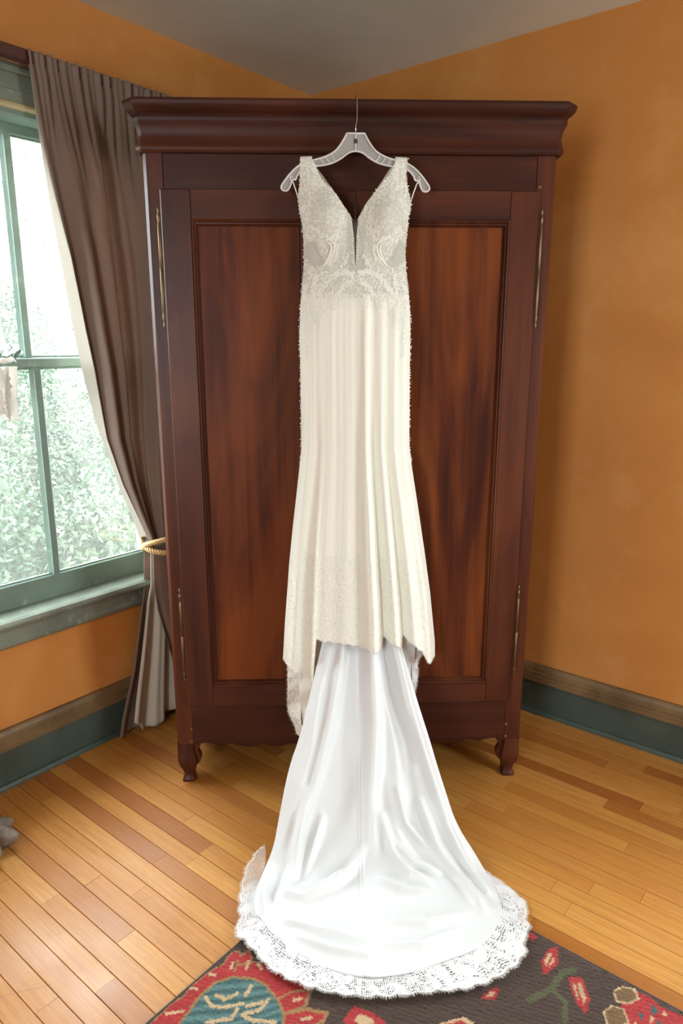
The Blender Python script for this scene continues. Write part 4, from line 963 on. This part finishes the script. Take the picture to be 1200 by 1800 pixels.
for q in ([(.801,.049),(.813,.025),(.835,.017),(.847,.035),(.835,.058),(.814,.070)], [(.801,.117),(.809,.093),(.832,.087),(.849,.112),(.822,.151)]): flower(q, OCH*.55, OCH*.55, .9, CRM)
flower([(.569,.010),(.593,.013),(.587,.034),(.57,.03)], RED, RED, .9)
C *= (1+rng.normal(size=gp.shape)*.10+.05*np.sin((gp*.6+gq)*2*math.pi/.05))[...,None]; C = np.clip(C, .004, 1)
edge = np.minimum(gp, gq)
Zr = .0095*np.minimum(1, np.sqrt(edge/.012))+rng.normal(size=gp.shape)*.0009+.0004*np.sin((gq+gp*.35)*2*math.pi/.012)
P = np.stack([gp, -gq, Zr], -1); me = grid(P, flip=True)
ca = me.color_attributes.new('Pattern', 'FLOAT_COLOR', 'POINT'); ca.data.foreach_set('color', np.concatenate([C, np.ones(gp.shape+(1,))], -1).astype(np.float32).ravel())
k = N('rug_pile', .95, .1); at = k.n('ShaderNodeAttribute'); at.attribute_name = 'Pattern'; k.base(at.outputs['Color']); k.set(Sheen_Weight=.25, Normal=k.bump(k.noise(k.coord('Object'), 700, 2), .6, .002)); M['rug'] = k.m
o = link('pile', me, M['rug'], rug, True); o['label'] = 'cut pile woven with red flowers and a teal medallion'
M['rug_edge'] = mat_cloth('rug_binding', (.085,.060,.052), .9)
boxes('backing', [(0.001, 2.2, -1.8, -.001, .0005, .004)], M['rug_edge'], rug)
boxes('binding', [(0, .006, -1.8, 0, .0005, .0085), (.006, 2.2, -.006, 0, .0005, .0085)], M['rug_edge'], rug, .002)
k2 = N('rug_plain_pile', .95, .1); k2.base(tuple(BR)); boxes('plain_pile', [(.006, 1.0, -1.8, -.902, .004, .0095), (1.002, 2.2, -1.8, -.006, .004, .0095)], k2.m, rug)

# ------------------------------------------------------------------ curtain, rod, tieback   (b = distance from the corner along the window wall)
cur = tag(empty('window_curtain', (0,0,0)), 'long taupe curtain gathered on a rod and drawn to the corner', 'curtain')
CL = [(2.362,1.374),(2.341,1.374),(2.226,1.363),(2.106,1.348),(1.779,1.283),(1.556,1.253),(1.419,1.231),(1.176,1.205),(1.008,1.159),(.869,1.103),(.790,1.071),(.740,1.066)]
CR = [(2.362,.56),(2.0,.58),(1.6,.64),(1.2,.74),(1.0,.82),(.85,.895),(.74,.935)]
nz, nu = 150, 190
Zc = np.linspace(2.350, .745, nz)[:,None]; u = np.linspace(0,1,nu)[None,:]
ZZ = Zc+0*u
bb = interp(CL, Zc[:,0])[:,None]*(1-u)+interp(CR, Zc[:,0])[:,None]*u
pinch = sstep(.745, 1.25, ZZ)
prof_ = .026*np.sin(2*math.pi*(3.3*u**1.15+.10*np.sin(ZZ*2.2)-.05))+.014*np.sin(2*math.pi*(7.3*u**.8+.3)+1.6*np.sin(ZZ*1.9))+.005*np.sin(2*math.pi*(13*u**1.2+.25*np.sin(3*ZZ)))
gather = (.0055*np.sin(2*math.pi*(34*u+.6*np.sin(9*u)))+.005*np.sin(2*math.pi*(21*u+.3)))*(sstep(1.95, 2.30, ZZ))
body = sstep(2.30, 2.02, ZZ)
aa = .088+prof_*body*(.35+.65*pinch)+gather + .012*(1-pinch)*np.sin(2*math.pi*(3*u)) - .004*np.exp(-((ZZ-2.312)/.006)**2)
aa = aa*(1-.0*u); aa = np.maximum(aa, .050)
P = np.stack([aa, -bb, ZZ+.0035*np.sin(2*math.pi*27*u)*(ZZ > 2.342)], -1)
UV = np.stack([u*1.3+0*ZZ, ZZ], -1)
o = link('curtain_panel', grid(P, UV), M['curtain'], cur, True); mm = o.modifiers.new('t', 'SOLIDIFY'); mm.thickness = .0015
# cream lining showing along the leading edge
LLn = [(2.33,1.362),(2.15,1.350),(1.98,1.324),(1.779,1.298),(1.625,1.282),(1.434,1.256),(1.264,1.224),(1.144,1.190),(.985,1.142),(.87,1.100),(.760,1.066)]
zl = np.linspace(2.33, .76, 90); ul = np.linspace(0,1,24)[None,:]
b0 = interp(LLn, zl)[:,None]+.014*sstep(2.2,1.9,zl)[:,None]; b1 = (interp(CL, zl)-.10)[:,None]; B = b0*(1-ul)+b1*ul
A_ = .066-.014*ul+.003*np.sin(8*ul+zl[:,None]*3); A_ = np.maximum(A_, .048)
link('lining', grid(np.stack([A_, -B, zl[:,None]+0*B], -1), np.stack([B, zl[:,None]+0*B], -1)), M['lining'], cur, True)
# below the tieback
def lower(name, m, Lp, Rp, a0, amp, zb, ph, n=60, nrm=70):
    zz = np.linspace(.755, 0, n)[:,None]; u = np.linspace(0,1,nrm)[None,:]
    zb_ = np.interp(u, [p[0] for p in zb], [p[1] for p in zb]); Zq = .755+(zb_-.755)*(1-zz/.755)
    b = interp(Lp, Zq.ravel()).reshape(Zq.shape)*(1-u)+interp(Rp, Zq.ravel()).reshape(Zq.shape)*u
    g = sstep(.755,.30,Zq); a = a0-.02*g*0+amp*g*np.sin(2*math.pi*(2.4*u+ph))+.3*amp*np.sin(2*math.pi*6*u+ph)*g
    o = link(name, grid(np.stack([np.maximum(a,.036), -b, Zq], -1), np.stack([b, Zq], -1)), m, cur, True); o.modifiers.new('t', 'SOLIDIFY').thickness = .0015
lower('curtain_tail', M['curtain'], [(.755,1.064),(.60,1.078),(.554,1.088),(.447,1.115),(.268,1.160),(.079,1.225),(.01,1.240)], [(.755,.95),(.01,.97)], .058, .010, [(0,.012),(.4,.02),(1,.03)], .2)
lower('lining_tail', M['lining'], [(.755,1.060),(.60,1.075),(.544,1.095),(.351,1.140),(.144,1.185),(.06,1.200),(.0,1.205)], [(.755,.94),(.01,.93)], .095, .016, [(0,.075),(.12,.055),(.2,.012),(.5,.02),(.62,.045),(1,.03)], .15)
lower('curtain_tail', M['curtain'], [(.755,1.074),(.60,1.082),(.50,1.070),(.36,1.035),(.2,1.00),(.0,.97)], [(.755,.94),(.01,.82)], .128, .008, [(0,.03),(1,.03)], .5)
rod = tag(boxes('curtain_rod', [(.055, .083, -2.25, -.45, 2.318, 2.352)], M['rod'], bev=.003), 'square red-brown wooden curtain rod above the window', 'curtain rod')
for b in (.62, 2.05):
    boxes('bracket', [(.0, .060, -b-.012, -b+.012, 2.300, 2.318), (.0, .008, -b-.014, -b+.014, 2.27, 2.345)], M['rod'], rod)
tie = tag(empty('curtain_tieback', (0,0,0)), 'twisted gold rope tieback holding the curtain at sill height', 'tieback')
def rope(dz, rb, ra, cb, ca, ph):
    n = 240; path = []
    for i in range(n):
        t = 2*math.pi*i/n; path.append(Vector((ca+ra*math.sin(t), -(cb+rb*math.cos(t)), .757+dz*abs(math.sin(t))**.8+.003*math.cos(t))))
    bm = bmesh.new()
    for s in range(3):
        q = []
        for i in range(n):
            d = (path[(i+1) % n]-path[i-1]).normalized(); uu_ = d.cross(Vector((0,0,1))).normalized(); vv_ = d.cross(uu_)
            a = 2*math.pi*(i*16/n+s/3)+ph; q.append(path[i]+(uu_*math.cos(a)+vv_*math.sin(a))*.0052)
        tube(q, .0058, 6, True, bm)
    link('rope', bm, M['rope'], tie, True)
rope(.027, .080, .064, 1.012, .098, 0); rope(-.025, .078, .066, 1.012, .100, 1)

# ------------------------------------------------------------------ ribboned bouquet hanging at the window, carved foot
bq = tag(empty('hanging_posy', (.10, -1.545, 1.44)), 'white ribboned posy with eucalyptus leaves hanging at the window edge', 'bouquet')
def petal_mesh(L, Wd, curl, tip=.6):
    P = np.array([[(Wd*(uu-.5)*math.sin(math.pi*min(.97, vv*.85+.12)), -curl*math.sin(vv*1.8)*L+.25*Wd*(2*uu-1)**2, vv*L) for uu in np.linspace(0,1,7)] for vv in np.linspace(0,1,8)]); return grid(P)
k = N('white_petal', .7, .2); k.base((.80,.78,.74)); t_ = k.n('ShaderNodeBsdfTranslucent'); t_.inputs[0].default_value = (.85,.84,.80,1); m_ = k.n('ShaderNodeMixShader', i_0=.3); k.l(k.b.outputs[0], m_.inputs[1]); k.l(t_.outputs[0], m_.inputs[2]); k.l(m_.outputs[0], k.out.inputs[0]); M['wpetal'] = k.m
k = N('eucalyptus_leaf', .6); k.base((.12,.19,.15)); M['euc'] = k.m
pmsh = petal_mesh(.045,.045,.5); pmsh.materials.append(M['wpetal'])
for i in range(9):
    o = bpy.data.objects.new('petal', pmsh); COL.objects.link(o); o.parent = bq
    o.location = (rng.normal()*.008, rng.normal()*.010, .005+.02*(i % 3)); o.rotation_euler = (R(rng.uniform(15,60)), R(rng.uniform(-15,15)), R(i*137))
    pmsh.polygons.foreach_set('use_smooth', [True]*len(pmsh.polygons))
lm = petal_mesh(.034,.026,.3); lm.materials.append(M['euc'])
for i, (y, z, a) in enumerate(((.040,.035,-60), (.018,.038,-35), (-.03,.04,40), (.030,.018,-100))):
    o = bpy.data.objects.new('leaf', lm); COL.objects.link(o); o.parent = bq; o.location = (.0, y*.6, z*.6); o.rotation_euler = (R(a), R(10), R(i*17))
def ribbon_strip(y0, y1, z1, ph, nm='ribbon'):
    n, c = 40, 14; A_ = []
    for i in range(n):
        t = i/(n-1); row = []
        for j in range(c):
            s = j/(c-1); row.append((.012*math.sin(5*s+ph)+.010*math.sin(6*t+ph), y0+(y1-y0)*s+.010*t*math.sin(3*t+ph)+(.0025*rng.normal() if j in (0,c-1) else 0), -.005-t*z1+(.003*rng.normal() if i == n-1 else 0)))
        A_.append(row)
    o = link(nm, grid(np.array(A_)), M['wpetal'], bq, True); o.modifiers.new('t', 'SOLIDIFY').thickness = .0006
ribbon_strip(-.040, .008, .150, .4); ribbon_strip(-.012, .030, .165, 1.8); ribbon_strip(-.06, -.02, .14, 3)
link('cord', tube([(0,0,.03), (0,-.002,.5), (-.025,-.003,.895)], .0012, 5), M['ribbon'], bq)
ft = tag(empty('pedestal_foot', (.262, -1.872, 0)), 'carved grey-brown wooden claw foot of a furniture piece on the floor', 'furniture foot')
k = N('grey_carved_wood', .42); co = k.coord('Object'); k.base(k.ramp(k.noise(co, 40, 5), [(.3, (.085,.065,.05)), (.7, (.23,.19,.155))])); k.set(Normal=k.bump(k.noise(co, 90, 4), .25, .003)); M['claw'] = k.m
def toe(cx, cy, ang, L, h, wd):
    bm = bmesh.new(); bmesh.ops.create_uvsphere(bm, u_segments=18, v_segments=12, radius=1)
    for v_ in bm.verts:
        x, y, z = v_.co; t = (x+1)/2
        v_.co = (x*L, y*wd*(1-.25*t)+.0, max(-1, z)*h*(1-.35*t*t)+.10*h*math.sin(6*t))
    xform(bm, Matrix.Translation((cx, cy, h*.93)) @ Matrix.Rotation(ang, 4, 'Z')); link('toe', bm, M['claw'], ft, True)
for a, L, h, wd in ((R(88), .070, .050, .034), (R(48), .080, .050, .034), (R(6), .082, .050, .034), (R(-38), .066, .046, .032)):
    toe(.045*math.cos(a), .045*math.sin(a), a, L, h, wd)
link('ankle', tube([(0,0,.03), (-.02,-.01,.09), (-.06,-.04,.18), (-.085,-.075,.30), (-.085,-.10,.42)], [.058,.052,.040,.034,.036], 16), M['claw'], ft, True)
print('objects', len(bpy.data.objects))
